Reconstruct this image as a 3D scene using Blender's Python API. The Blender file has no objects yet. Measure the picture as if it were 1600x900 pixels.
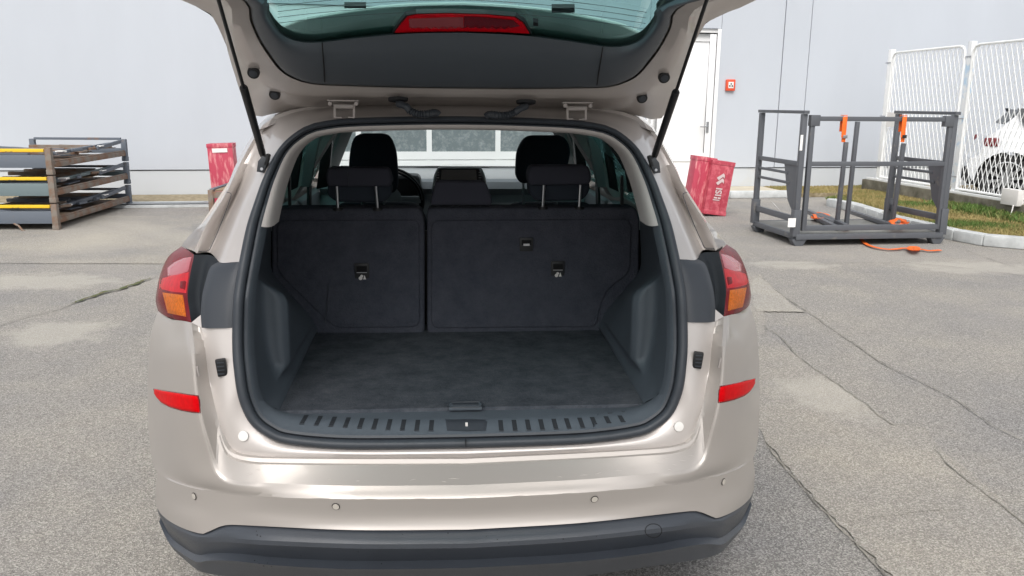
import bpy, bmesh, math, random
from mathutils import Vector, Matrix
R = math.radians
random.seed(7)
scene = bpy.context.scene
COL = scene.collection

# ------------------------------------------------------------------ camera
TH, RO, CAMH, F = R(12.5), R(0.508), 1.55, 1300.0
cam = bpy.data.cameras.new('camera'); camo = bpy.data.objects.new('camera', cam); COL.objects.link(camo)
cam.sensor_width = 36.0; cam.lens = F / 1600 * 36; cam.clip_end = 600; cam.clip_start = 0.02
camo.matrix_world = (Matrix.Translation((0, 0, CAMH)) @ Matrix.Rotation(math.pi/2 - TH, 4, 'X') @ Matrix.Rotation(RO, 4, 'Z'))
scene.camera = camo
# ------------------------------------------------------------------ sky, sun, exposure
world = bpy.data.worlds.new('World'); scene.world = world; world.use_nodes = True
wn = world.node_tree.nodes; wl = world.node_tree.links
sky = wn.new('ShaderNodeTexSky'); sky.sky_type = 'NISHITA'; sky.sun_disc = False
SUN_EL, SUN_AZ = R(50), R(186)
sky.sun_elevation = SUN_EL; sky.sun_rotation = SUN_AZ; sky.dust_density = 4.0; sky.air_density = 1.0
hsv = wn.new('ShaderNodeHueSaturation'); hsv.inputs['Saturation'].default_value = 0.25
wl.new(sky.outputs[0], hsv.inputs['Color']); wl.new(hsv.outputs[0], wn['Background'].inputs[0])
wn['Background'].inputs[1].default_value = 0.15
sun = bpy.data.lights.new('sun', 'SUN'); suno = bpy.data.objects.new('sun', sun); COL.objects.link(suno)
sun.energy = 1.3; sun.angle = R(45); sun.color = (1, 0.955, 0.90)
sd = Vector((math.sin(SUN_AZ)*math.cos(SUN_EL), math.cos(SUN_AZ)*math.cos(SUN_EL), math.sin(SUN_EL)))
suno.rotation_euler = (-sd).to_track_quat('-Z', 'Y').to_euler()
scene.view_settings.view_transform = 'Standard'; scene.view_settings.look = 'None'
scene.view_settings.exposure = 0.35; scene.view_settings.gamma = 1.0

# ------------------------------------------------------------------ camera-ray helpers (measure real places from the photo)
def ray(x, y):
    a = (x-800)/F; b = (450-y)/F
    c, s = math.cos(RO), math.sin(RO); a, b = a*c-b*s, a*s+b*c
    return Vector((a, math.cos(TH)+b*math.sin(TH), -math.sin(TH)+b*math.cos(TH)))
def G(x, y, z=0.0):
    d = ray(x, y); t = (z-CAMH)/d.z; return Vector((t*d.x, t*d.y, z))
def PL(x, y, p0, n):               # hit of the pixel ray with a world plane
    d = ray(x, y); o = Vector((0, 0, CAMH)); n = Vector(n); t = (Vector(p0)-o).dot(n)/d.dot(n); return o+d*t
PS = R(4.568); UC = -0.1103; D0 = 1.95
LAT = Vector((math.cos(PS), math.sin(PS), 0)); FWD = Vector((-math.sin(PS), math.cos(PS), 0)); ORG = Vector((UC, D0, 0))
def C(x, y, v):                    # pixel + depth along the car -> car coordinates (u across, v forward, z)
    d = ray(x, y); dh = Vector((d.x, d.y, 0)); t = (v+FWD.dot(ORG))/FWD.dot(dh); w = dh*t-ORG
    return Vector((LAT.dot(w), v, CAMH+t*d.z))
def CZ(x, y, z):
    w = G(x, y, z)-ORG; return Vector((LAT.dot(w), FWD.dot(w), z))

# ------------------------------------------------------------------ materials
def mat(name, col, rough=0.6, metal=0.0, coat=0.0, var=0.0, vscale=8.0, bump=0.0, bscale=60.0, col2=None, trans=0.0,
        spec=0.5, mix=(0.4, 0.6), detail=6.0, emit=None, alpha=None, stretch=None, rvar=0.0, nr=0.6, sheen=0.0):
    m = bpy.data.materials.new(name); m.use_nodes = True
    nt = m.node_tree; N = nt.nodes; L = nt.links; b = N['Principled BSDF']
    b.inputs['Base Color'].default_value = (*col, 1); b.inputs['Roughness'].default_value = rough
    b.inputs['Metallic'].default_value = metal; b.inputs['Coat Weight'].default_value = coat
    b.inputs['Coat Roughness'].default_value = 0.04
    b.inputs['Specular IOR Level'].default_value = spec; b.inputs['Transmission Weight'].default_value = trans
    b.inputs['Sheen Weight'].default_value = sheen
    if emit: b.inputs['Emission Color'].default_value = (*emit[0], 1); b.inputs['Emission Strength'].default_value = emit[1]
    tc = N.new('ShaderNodeTexCoord'); src = tc.outputs['Object']
    if stretch:
        mp = N.new('ShaderNodeMapping'); mp.inputs['Scale'].default_value = stretch; L.new(src, mp.inputs[0]); src = mp.outputs[0]
    if var > 0 or col2:
        n = N.new('ShaderNodeTexNoise'); n.inputs['Scale'].default_value = vscale; n.inputs['Detail'].default_value = detail
        n.inputs['Roughness'].default_value = nr; L.new(src, n.inputs['Vector'])
        r = N.new('ShaderNodeValToRGB'); e = r.color_ramp.elements
        if col2: e[0].position, e[1].position = mix; e[0].color = (*col, 1); e[1].color = (*col2, 1)
        else:
            e[0].position, e[1].position = 0.3, 0.7
            e[0].color = tuple(c*(1-var) for c in col)+(1,); e[1].color = tuple(min(1, c*(1+var)) for c in col)+(1,)
        L.new(n.outputs['Fac'], r.inputs[0]); L.new(r.outputs[0], b.inputs['Base Color'])
    if rvar > 0:
        n3 = N.new('ShaderNodeTexNoise'); n3.inputs['Scale'].default_value = 14; n3.inputs['Detail'].default_value = 8
        L.new(src, n3.inputs['Vector']); mr = N.new('ShaderNodeMapRange')
        mr.inputs['From Min'].default_value = 0.35; mr.inputs['From Max'].default_value = 0.7
        mr.inputs['To Min'].default_value = rough; mr.inputs['To Max'].default_value = rough+rvar
        L.new(n3.outputs['Fac'], mr.inputs['Value']); L.new(mr.outputs[0], b.inputs['Roughness'])
    if bump > 0:
        n2 = N.new('ShaderNodeTexNoise'); n2.inputs['Scale'].default_value = bscale; n2.inputs['Detail'].default_value = 4
        L.new(src, n2.inputs['Vector']); bp = N.new('ShaderNodeBump'); bp.inputs['Strength'].default_value = bump
        bp.inputs['Distance'].default_value = 0.004; L.new(n2.outputs['Fac'], bp.inputs['Height']); L.new(bp.outputs[0], b.inputs['Normal'])
    return m
def glass(name, col, mixf=0.12, rough=0.0):
    m = bpy.data.materials.new(name); m.use_nodes = True; nt = m.node_tree; N = nt.nodes; L = nt.links
    N.remove(N['Principled BSDF']); out = N['Material Output']
    t = N.new('ShaderNodeBsdfTransparent'); t.inputs[0].default_value = (*col, 1)
    g = N.new('ShaderNodeBsdfGlossy'); g.inputs['Roughness'].default_value = rough+0.01
    fr = N.new('ShaderNodeFresnel'); fr.inputs[0].default_value = 1.45
    mu = N.new('ShaderNodeMath'); mu.operation = 'MULTIPLY'; mu.inputs[1].default_value = mixf*8; L.new(fr.outputs[0], mu.inputs[0]); mu.use_clamp = True
    mx = N.new('ShaderNodeMixShader'); L.new(mu.outputs[0], mx.inputs[0]); L.new(t.outputs[0], mx.inputs[1]); L.new(g.outputs[0], mx.inputs[2])
    L.new(mx.outputs[0], out.inputs[0]); return m
def asphalt(name, c1, c2, cs, big=0.5, spots=()):
    m = bpy.data.materials.new(name); m.use_nodes = True; nt = m.node_tree; N = nt.nodes; L = nt.links; b = N['Principled BSDF']
    b.inputs['Roughness'].default_value = 0.9; b.inputs['Specular IOR Level'].default_value = 0.25
    tc = N.new('ShaderNodeTexCoord'); src = tc.outputs['Object']
    v = N.new('ShaderNodeTexVoronoi'); v.inputs['Scale'].default_value = 190; L.new(src, v.inputs['Vector'])
    r = N.new('ShaderNodeValToRGB'); e = r.color_ramp.elements; e[0].position = 0.1; e[1].position = 0.9
    e[0].color = (*c1, 1); e[1].color = (*c2, 1)
    sep = N.new('ShaderNodeSeparateColor'); L.new(v.outputs['Color'], sep.inputs[0]); L.new(sep.outputs[0], r.inputs[0])
    e3 = r.color_ramp.elements.new(0.6); e3.color = tuple((a*0.55+bb*0.45) for a, bb in zip(c1, c2))+(1,)
    # larger tone areas
    n1 = N.new('ShaderNodeTexNoise'); n1.inputs['Scale'].default_value = 0.9; n1.inputs['Detail'].default_value = 9; n1.inputs['Roughness'].default_value = 0.62
    L.new(src, n1.inputs['Vector']); r1 = N.new('ShaderNodeValToRGB'); r1.color_ramp.elements[0].position = 0.35; r1.color_ramp.elements[1].position = 0.68
    r1.color_ramp.elements[0].color = (0.86, 0.865, 0.88, 1); r1.color_ramp.elements[1].color = (1.12, 1.09, 1.02, 1); L.new(n1.outputs['Fac'], r1.inputs[0])
    mm = N.new('ShaderNodeMix'); mm.data_type = 'RGBA'; mm.blend_type = 'MULTIPLY'; mm.inputs[0].default_value = 1.0
    L.new(r.outputs[0], mm.inputs[6]); L.new(r1.outputs[0], mm.inputs[7]); last = mm.outputs[2]
    # stains
    n2 = N.new('ShaderNodeTexNoise'); n2.inputs['Scale'].default_value = 0.35; n2.inputs['Detail'].default_value = 12; n2.inputs['Distortion'].default_value = 0.8
    L.new(src, n2.inputs['Vector']); r2 = N.new('ShaderNodeValToRGB'); r2.color_ramp.elements[0].position = 0.52; r2.color_ramp.elements[1].position = 0.66
    r2.color_ramp.elements[0].color = (0, 0, 0, 1); r2.color_ramp.elements[1].color = (1, 1, 1, 1); L.new(n2.outputs['Fac'], r2.inputs[0])
    mf = N.new('ShaderNodeMath'); mf.operation = 'MULTIPLY'; mf.inputs[1].default_value = big; L.new(r2.outputs[0], mf.inputs[0])
    m2 = N.new('ShaderNodeMix'); m2.data_type = 'RGBA'; L.new(mf.outputs[0], m2.inputs[0]); L.new(last, m2.inputs[6]); m2.inputs[7].default_value = (*cs, 1)
    lastc = m2.outputs[2]
    for (cx, cy, rx, ry, ang) in spots:      # worn pale areas with ragged soft edges
        mp = N.new('ShaderNodeMapping'); mp.vector_type = 'TEXTURE'; mp.inputs['Location'].default_value = (cx, cy, 0); mp.inputs['Rotation'].default_value = (0, 0, ang); mp.inputs['Scale'].default_value = (rx, ry, 1)
        L.new(src, mp.inputs[0]); ln = N.new('ShaderNodeVectorMath'); ln.operation = 'LENGTH'; L.new(mp.outputs[0], ln.inputs[0])
        nn = N.new('ShaderNodeTexNoise'); nn.inputs['Scale'].default_value = 5; nn.inputs['Detail'].default_value = 10; L.new(src, nn.inputs['Vector'])
        ad = N.new('ShaderNodeMath'); ad.operation = 'MULTIPLY_ADD'; ad.inputs[1].default_value = 1.6; L.new(nn.outputs['Fac'], ad.inputs[0]); L.new(ln.outputs['Value'], ad.inputs[2])
        mr = N.new('ShaderNodeMapRange'); mr.inputs['From Min'].default_value = 1.95; mr.inputs['From Max'].default_value = 1.45; mr.inputs['To Max'].default_value = .55; L.new(ad.outputs[0], mr.inputs['Value'])
        mz = N.new('ShaderNodeMix'); mz.data_type = 'RGBA'; L.new(mr.outputs[0], mz.inputs[0]); L.new(lastc, mz.inputs[6]); mz.inputs[7].default_value = (0.50, 0.475, 0.42, 1); lastc = mz.outputs[2]
    # fine salt and pepper over everything
    n3 = N.new('ShaderNodeTexNoise'); n3.inputs['Scale'].default_value = 260; n3.inputs['Detail'].default_value = 2; L.new(src, n3.inputs['Vector'])
    r3 = N.new('ShaderNodeValToRGB'); r3.color_ramp.elements[0].position = 0.33; r3.color_ramp.elements[1].position = 0.62
    r3.color_ramp.elements[0].color = (0.62, 0.62, 0.62, 1); r3.color_ramp.elements[1].color = (1.12, 1.12, 1.12, 1); L.new(n3.outputs['Fac'], r3.inputs[0])
    m3 = N.new('ShaderNodeMix'); m3.data_type = 'RGBA'; m3.blend_type = 'MULTIPLY'; m3.inputs[0].default_value = 0.8
    L.new(lastc, m3.inputs[6]); L.new(r3.outputs[0], m3.inputs[7])
    L.new(m3.outputs[2], b.inputs['Base Color'])
    bp = N.new('ShaderNodeBump'); bp.inputs['Strength'].default_value = 0.7; bp.inputs['Distance'].default_value = 0.004
    L.new(v.outputs['Distance'], bp.inputs['Height']); L.new(bp.outputs[0], b.inputs['Normal']); return m

M = {}
M['paint'] = mat('champagne_paint', (0.44, 0.408, 0.380), 0.42, 0.38, 0.45)
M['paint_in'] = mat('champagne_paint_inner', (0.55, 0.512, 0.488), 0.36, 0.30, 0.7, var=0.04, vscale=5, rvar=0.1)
M['clad'] = mat('grey_cladding', (0.034, 0.040, 0.050), 0.36, spec=0.75, bump=0.12, bscale=900, var=0.12, vscale=6)
M['hinge'] = mat('hinge_paint', (0.36, 0.33, 0.315), 0.5, 0.2)
M['pocket'] = mat('pocket_black', (0.018, 0.022, 0.027), 0.75, spec=.25, bump=0.15, bscale=1200)
M['trimblk'] = mat('black_trim', (0.036, 0.042, 0.052), 0.45, bump=0.15, bscale=1200)
M['rubber'] = mat('rubber', (0.035, 0.042, 0.052), 0.5, var=0.1, vscale=20)
M['plast'] = mat('dark_plastic', (0.080, 0.097, 0.116), 0.5, bump=0.25, bscale=1500, var=0.12, vscale=4)
M['hatchtrim'] = mat('tailgate_trim_plastic', (0.078, 0.094, 0.112), 0.5, bump=0.2, bscale=1200)
M['carpet'] = mat('load_carpet', (0.042, 0.049, 0.061), 0.97, vscale=14, nr=.80, bump=1.0, bscale=220, detail=15, spec=0.1, col2=(0.102, 0.109, 0.124), mix=(0.36, 0.68))
M['seatcarpet'] = mat('seat_back_carpet', (0.048, 0.054, 0.072), 0.97, bump=0.9, bscale=200, nr=.85, detail=15, spec=0.1, col2=(0.090, 0.094, 0.114), mix=(0.34, 0.70), vscale=14)
M['fabric'] = mat('seat_fabric', (0.055, 0.057, 0.075), 0.92, bump=0.5, bscale=700, spec=0.15)
M['fabricb'] = mat('front_seat_fabric', (0.034, 0.042, 0.056), 0.9, bump=0.4, bscale=700, spec=0.15)
M['headliner'] = mat('headliner', (0.44, 0.41, 0.395), 0.85, bump=0.2, bscale=800)
M['chrome'] = mat('chrome', (0.7, 0.72, 0.74), 0.18, 1.0)
M['steel'] = mat('steel', (0.42, 0.43, 0.45), 0.35, 0.9)
M['black'] = mat('black', (0.008, 0.009, 0.011), 0.5)
M['gap2'] = mat('rib_black', (0.014, 0.017, 0.022), 0.7)
M['gap'] = mat('gap', (0.004, 0.004, 0.005), 0.9)
M['lensred'] = mat('red_lens', (0.15, 0.002, 0.007), 0.25, 0, 0.0, spec=0.06, var=0.3, vscale=18)
M['lensdark'] = mat('dark_red_lens', (0.14, 0.006, 0.012), 0.1, 0, 0.6)
M['lensbright'] = mat('bright_red_lens', (0.50, 0.002, 0.010), 0.28, 0, 0.0, spec=.12, var=.2, vscale=60)
M['lensglint'] = mat('red_lens_highlight', (0.40, 0.055, 0.075), 0.12, 0, 0.25)  # pink paints the pale reflection on the upper tail lens
M['amber'] = mat('amber_lens', (0.52, 0.12, 0.004), 0.28, 0, 0.0, spec=.12, var=0.35, vscale=130, bump=0.6, bscale=300)
M['reflred'] = mat('reflector', (0.60, 0.002, 0.005), 0.4, 0, 0.0, spec=.03, var=0.12, vscale=60)
M['hatchglass'] = glass('rear_window_glass', (0.47, 0.79, 0.77), 0.05)
M['winglass'] = glass('tinted_window_glass', (0.24, 0.37, 0.365), 0.08)
M['windscreen'] = glass('windscreen_glass', (0.90, 0.96, 0.95), 0.035)
M['spoiler'] = mat('spoiler_grey', (0.42, 0.46, 0.46), 0.6)
M['paleedge'] = mat('spoiler_edge', (0.8, 0.82, 0.8), 0.3)
M['dash'] = mat('dashboard', (0.34, 0.37, 0.39), 0.42, bump=0.3, bscale=900)
M['pillar_g'] = mat('pillar_trim_grey', (0.30, 0.37, 0.37), 0.8)
M['screen'] = mat('screen', (0.26, 0.225, 0.215), 0.4)
M['rimm'] = mat('wheel_rim', (0.45, 0.46, 0.47), 0.3, 0.9)
M['tyre'] = mat('tyre', (0.02, 0.02, 0.021), 0.85)
M['white'] = mat('white_plug', (0.78, 0.76, 0.73), 0.4)
M['sensor'] = mat('sensor_disc', (0.62, 0.58, 0.52), 0.3, 0.3, 0.8)
M['dashtop'] = mat('dashboard_top', (0.30, 0.31, 0.32), 0.30)

# ------------------------------------------------------------------ mesh builder
def obj(name, me, m, parent=None, loc=None):
    o = bpy.data.objects.new(name, me); COL.objects.link(o)
    if m is not None:
        for mm in (m if isinstance(m, (list, tuple)) else [m]): me.materials.append(mm)
    if parent: o.parent = parent
    if loc is not None: o.location = loc
    return o
class MB:
    def __init__(s): s.v = []; s.f = []; s.mi = []; s.cur = 0
    def add(s, vs, fs):
        k = len(s.v); s.v += [tuple(p) for p in vs]; s.f += [tuple(i+k for i in f) for f in fs]; s.mi += [s.cur]*len(fs); return s
    def box(s, c, d, ax=None, rot=None):
        x, y, z = d[0]/2, d[1]/2, d[2]/2; c = Vector(c)
        if ax is None: ax = (Vector((1, 0, 0)), Vector((0, 1, 0)), Vector((0, 0, 1)))
        if rot is not None: ax = tuple(rot @ a for a in ax)
        vs = [c+ax[0]*(i*x)+ax[1]*(j*y)+ax[2]*(k*z) for i in (-1, 1) for j in (-1, 1) for k in (-1, 1)]
        return s.add(vs, [(0, 1, 3, 2), (4, 6, 7, 5), (0, 4, 5, 1), (2, 3, 7, 6), (0, 2, 6, 4), (1, 5, 7, 3)])
    def bar(s, a, b, w, h=None, up=(0, 0, 1)):
        a = Vector(a); b = Vector(b); h = h or w; d = (b-a); l = d.length; d.normalize(); up = Vector(up)
        if abs(d.dot(up)) > 0.98: up = Vector((0, 1, 0))
        x = d.cross(up).normalized(); z = x.cross(d).normalized()
        return s.box((a+b)/2, (l, w, h), (d, x, z))
    def tube(s, pts, r, n=10, caps=True):
        pts = [Vector(p) for p in pts]; rr = r if isinstance(r, (list, tuple)) else [r]*len(pts)
        vs = []; fs = []; prev = None
        for i, p in enumerate(pts):
            t = (pts[min(i+1, len(pts)-1)]-pts[max(i-1, 0)]).normalized()
            if prev is None: x = t.orthogonal().normalized()
            else: x = (prev-t*prev.dot(t)).normalized()
            prev = x; y = t.cross(x)
            for k in range(n): a = 2*math.pi*k/n; vs.append(p+(x*math.cos(a)+y*math.sin(a))*rr[i])
        for i in range(len(pts)-1):
            for k in range(n): fs.append((i*n+k, i*n+(k+1) % n, (i+1)*n+(k+1) % n, (i+1)*n+k))
        if caps: fs.append(tuple(range(n))[::-1]); fs.append(tuple(range((len(pts)-1)*n, len(pts)*n)))
        return s.add(vs, fs)
    def grid(s, rows, closed=False):
        n = len(rows[0]); vs = [p for r in rows for p in r]; fs = []
        for i in range(len(rows)-1):
            for j in range(n-1 if not closed else n):
                fs.append((i*n+j, i*n+(j+1) % n, (i+1)*n+(j+1) % n, (i+1)*n+j))
        return s.add(vs, fs)
    def prism(s, outline, front, back):     # outline of 2D points; front/back map (a,b)->3D
        n = len(outline); vs = [front(*p) for p in outline]+[back(*p) for p in outline]
        fs = [tuple(range(n)), tuple(range(n, 2*n))[::-1]]+[(i, i+n, (i+1) % n+n, (i+1) % n) for i in range(n)]
        return s.add(vs, fs)
    def disc(s, c, nrm, r, t=0.004, n=24):
        c = Vector(c); nrm = Vector(nrm).normalized(); return s.tube([c-nrm*t/2, c+nrm*t/2], r, n)
    def build(s, name, m, parent=None, smooth=True, ang=35, bevel=0, bseg=2, merge=1e-5, loc=None):
        bm = bmesh.new(); bv = [bm.verts.new(p) for p in s.v]
        for f, mi in zip(s.f, s.mi):
            try: fc = bm.faces.new([bv[i] for i in f]); fc.material_index = mi
            except ValueError: pass
        if merge: bmesh.ops.remove_doubles(bm, verts=bm.verts, dist=merge)
        bmesh.ops.recalc_face_normals(bm, faces=bm.faces)
        if bevel:
            es = [e for e in bm.edges if len(e.link_faces) == 2 and e.calc_face_angle(0) > 0.6]
            bmesh.ops.bevel(bm, geom=es, offset=bevel, segments=bseg, affect='EDGES', profile=0.6)
        me = bpy.data.meshes.new(name); bm.to_mesh(me); bm.free()
        if smooth: me.shade_smooth(); me.set_sharp_from_angle(angle=R(ang))
        return obj(name, me, m, parent, loc)
def cat(P, n=8):
    out = []
    for i in range(len(P)-1):
        p0 = P[i-1] if i > 0 else P[0]*2-P[1]; p1 = P[i]; p2 = P[i+1]; p3 = P[i+2] if i+2 < len(P) else P[-1]*2-P[-2]
        for k in range(n):
            t = k/n; out.append(0.5*((2*p1)+(p2-p0)*t+(2*p0-5*p1+4*p2-p3)*t*t+(3*p1-p0-3*p2+p3)*t**3))
    out.append(P[-1]); return out
def resamp(pts, n):
    L = [0]
    for a, b in zip(pts, pts[1:]): L.append(L[-1]+(b-a).length)
    out = []; j = 0
    for k in range(n+1):
        t = L[-1]*k/n
        while j < len(L)-2 and L[j+1] < t: j += 1
        d = L[j+1]-L[j]; out.append(pts[j].lerp(pts[j+1], 0 if d < 1e-9 else min(1, (t-L[j])/d)))
    return out
def crow(segs, ns, centre=True, local=False):
    pts = []; anc = [0]
    for sg in segs:
        pts += [Vector(p) if local else C(*p) for p in sg]; anc.append(len(pts)-1)
    if centre: pts[0].x = 0
    if centre == 2: pts[-1].x = 0
    K = 8; D = cat(pts, K); out = []
    for a, b, n in zip(anc, anc[1:], ns):
        rr = resamp(D[a*K:b*K+1], n); out += rr if not out else rr[1:]
    return out
def xrows(rows, n=3):              # smooth interpolation across rows
    cols = [cat(list(c), n) for c in zip(*rows)]; return [list(r) for r in zip(*cols)]
def mir(r): return [Vector((-p.x, p.y, p.z)) for p in r]
def full(r): return mir(r[1:])[::-1]+r
def tag(o, label=None, cat_=None, group=None, kind=None):
    if label: o['label'] = label
    if cat_: o['category'] = cat_
    if group: o['group'] = group
    if kind: o['kind'] = kind
    return o
def empty(name, loc=(0, 0, 0), rz=0):
    o = bpy.data.objects.new(name, None); COL.objects.link(o); o.location = loc; o.rotation_euler = (0, 0, rz); o.empty_display_size = 0.2; return o

# ================================================================== SETTING
def spot(x, y, x2, y2):
    a = G(x, y); b = G(x2, y2); c = (a+b)/2; l = (b-a).length/2; return c, l
def sp(px, py, wx, dy):
    c = G(px, py); return (c.x, c.y, (G(px+wx, py)-G(px-wx, py)).length/2, (G(px, py-dy)-G(px, py+dy)).length/2, 0)
M['asph'] = asphalt('asphalt_ground', (0.215, 0.206, 0.195), (0.455, 0.44, 0.415), (0.42, 0.39, 0.35), 0.30, [sp(88, 521, 75, 20), sp(1520, 418, 100, 9), sp(1240, 414, 70, 6), sp(60, 440, 120, 12)])
M['asph_d'] = asphalt('asphalt_dark', (0.175, 0.172, 0.168), (0.42, 0.411, 0.397), (0.30, 0.29, 0.28), 0.2)
M['asph_l'] = asphalt('asphalt_light', (0.25, 0.238, 0.218), (0.47, 0.45, 0.418), (0.50, 0.465, 0.40), 0.4, [sp(1525, 660, 40, 14), sp(1300, 620, 90, 30)])
M['asph_w'] = asphalt('asphalt_worn', (0.31, 0.295, 0.265), (0.52, 0.50, 0.46), (0.56, 0.53, 0.47), 0.3)
M['conc'] = mat('concrete', (0.36, 0.34, 0.30), 0.9, var=0.3, vscale=3, bump=0.4, bscale=80)
M['crack'] = mat('crack_dirt', (0.15, 0.142, 0.125), 0.95, col2=(0.32, 0.30, 0.26), vscale=6)
M['moss'] = mat('moss', (0.06, 0.09, 0.02), 0.95, col2=(0.13, 0.12, 0.06), vscale=12)
M['wall'] = mat('wall_panel', (0.50, 0.535, 0.585), 0.6, var=0.05, vscale=0.5, bump=0.05, bscale=20, stretch=(1, 1, 0.35))
M['plinth'] = mat('wall_plinth', (0.53, 0.56, 0.59), 0.6, col2=(0.52, 0.50, 0.42), mix=(.58, .85), detail=10, vscale=1.1)
M['seam'] = mat('joint_grey', (0.34, 0.35, 0.37), 0.8)  # grey of the wall core seen in the panel joints

m = MB(); m.add([(-60, -40, 0), (60, -40, 0), (60, 60, 0), (-60, 60, 0)], [(0, 1, 2, 3)])
tag(m.build('ground', M['asph'], smooth=False), kind='structure')

def sheet(name, px, m_, z, jag=0.0, sub=10, closed=True):
    P = [G(x, y, z) for x, y in px]; out = []
    for i in range(len(P)):
        a, b = P[i], P[(i+1) % len(P)]; d = (b-a); l = d.length; nrm = Vector((-d.y, d.x, 0)).normalized() if l > 0 else Vector()
        for k in range(sub): out.append(a+d*(k/sub)+nrm*random.uniform(-jag, jag)*(1 if k else 0.3))
    mb = MB(); mb.add([(p.x, p.y, z) for p in out], [tuple(range(len(out)))])
    bm = bmesh.new(); vs = [bm.verts.new(v) for v in mb.v]; bm.faces.new(vs); bmesh.ops.triangulate(bm, faces=bm.faces)
    bmesh.ops.recalc_face_normals(bm, faces=bm.faces)
    me = bpy.data.meshes.new(name); bm.to_mesh(me); bm.free()
    return tag(obj(name, me, m_), kind='structure')
def ribbon(name, px, w, m_, z, jag=0.01, step=0.035):
    P = [G(x, y, z) for x, y in px]; D = cat(P, 6); L = sum((b-a).length for a, b in zip(D, D[1:])); n = max(6, int(L/step)); D = resamp(D, n)
    off = 0; A = []; B = []
    for i, p in enumerate(D):
        t = (D[min(i+1, n)]-D[max(i-1, 0)]).normalized(); nr = Vector((-t.y, t.x, 0)); off = off*0.8+random.uniform(-jag, jag)
        ww = w*random.uniform(0.35, 1.1)*(0.3+0.7*min(1, min(i, n-i)/4)); A.append(p+nr*(off-ww/2)); B.append(p+nr*(off+ww/2))
    mb = MB(); mb.grid([A, B]); return tag(mb.build(name, m_, smooth=False), kind='structure')
# tone areas of the yard (each one sheet 4 mm above the last)
sheet('concrete_slab', [(-900, 412), (-300, 411), (0, 411), (120, 411.5), (262, 412), (300, 412), (300, 350), (262, 338), (120, 336), (0, 334), (-900, 334)], M['asph_l'], 0.004, 0.01, 14)
sheet('asphalt_repair', [(1186, 640), (1200, 700), (1240, 745), (1290, 803), (1340, 855), (1386, 900), (1480, 1000), (1560, 1100), (1000, 1300), (650, 1100), (600, 900), (900, 640)], M['asph_d'], 0.004, 0.012, 16)
sheet('asphalt_strip', [(1181, 430), (1196, 470), (1196, 520), (1250, 560), (1395, 660), (1445, 668), (1470, 700), (1530, 750), (1600, 815), (1700, 900), (1900, 1080), (1570, 1080), (1400, 906), (1290, 797), (1196, 690), (1150, 600), (1150, 440)], M['asph_l'], 0.0065, 0.010, 14)
sheet('asphalt_patch', [(1186, 428), (1215, 455), (1245, 482), (1262, 487), (1225, 487), (1183, 486), (1170, 450)], M['asph_w'], 0.0085, 0.012, 10)
for n_, p_, w_, m_ in [
    ('ground_crack', [(-60, 522), (0, 507), (40, 495), (90, 483), (122, 470), (150, 461), (190, 450), (236, 434), (262, 428)], 0.022, 'crack'),
    ('ground_crack', [(1183, 428), (1215, 455), (1262, 487), (1300, 512), (1345, 542), (1400, 578), (1460, 606), (1500, 628), (1560, 668), (1640, 705)], 0.022, 'crack'),
    ('ground_crack', [(1190, 508), (1225, 530), (1250, 560), (1300, 592), (1350, 628), (1392, 660), (1405, 662), (1437, 662)], 0.020, 'crack'),
    ('ground_crack', [(1460, 700), (1490, 733), (1530, 765), (1570, 795), (1610, 825), (1700, 880)], 0.018, 'crack'),
    ('ground_crack', [(1195, 690), (1240, 745), (1290, 800), (1340, 852), (1390, 902), (1450, 965)], 0.020, 'crack'),
    ('ground_crack', [(1320, 812), (1400, 805), (1450, 797), (1530, 795)], 0.008, 'crack'),
    ('ground_crack', [(1178, 413), (1260, 412), (1350, 410), (1420, 410), (1450, 413), (1520, 420), (1600, 430), (1700, 440)], 0.022, 'crack'),
    ('ground_crack', [(1505, 388), (1530, 398), (1570, 412), (1620, 425)], 0.018, 'crack'),
    ('expansion_joint', [(-200, 411), (0, 411), (130, 411.5), (265, 411)], 0.016, 'crack')]:
    ribbon(n_, p_, w_*.45, M[m_], 0.0105, 0.006 if 'crack' in n_ else 0.001)
ribbon('moss', [(110, 474), (122, 470), (150, 461), (190, 450), (236, 434)], 0.05, M['moss'], 0.013, 0.02)

# ---- building wall
W0 = G(260, 306); W1 = G(1150, 298); WD = (W1-W0).normalized(); WN = Vector((-WD.y, WD.x, 0))   # WN points away from camera
def WP(x, y):
    p = PL(x, y, W0, WN); return (p-W0).dot(WD), p.z
def wpt(s, z, off=0.0): p = W0+WD*s-WN*off; return Vector((p.x, p.y, z))    # off>0: towards the camera
AX = (WD, -WN, Vector((0, 0, 1)))
ZS = WP(1150, 261)[1]; ZSL = WP(250, 268)[1]
bld = empty('building', wpt(0, 0)); tag(bld, 'large pale grey-blue industrial hall wall behind the car', 'building')
bl = bld.matrix_world
def wbox(mb, s0, s1, z0, z1, o0, o1):
    mb.box(wpt((s0+s1)/2, (z0+z1)/2, (o0+o1)/2)-bld.location, (s1-s0, abs(o1-o0), z1-z0), AX)
sA = WP(1210.5, 247)[0]; sB = WP(1256.9, 171.5)[0]
sG0, sG1 = WP(430, 240)[0], WP(890, 240)[0]           # garage door
sD1 = WP(1121, 150)[0]; sD0 = sD1-1.32; zD = WP(1118, 45)[1]
zG = 3.1
m = MB(); wbox(m, -40, 30, 0, 9, -0.30, -0.12); m.build('wall_core', M['seam'], bld, smooth=False)
cuts = [-38, -32, -26, -20, -14, -8.6, sG0]
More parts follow.
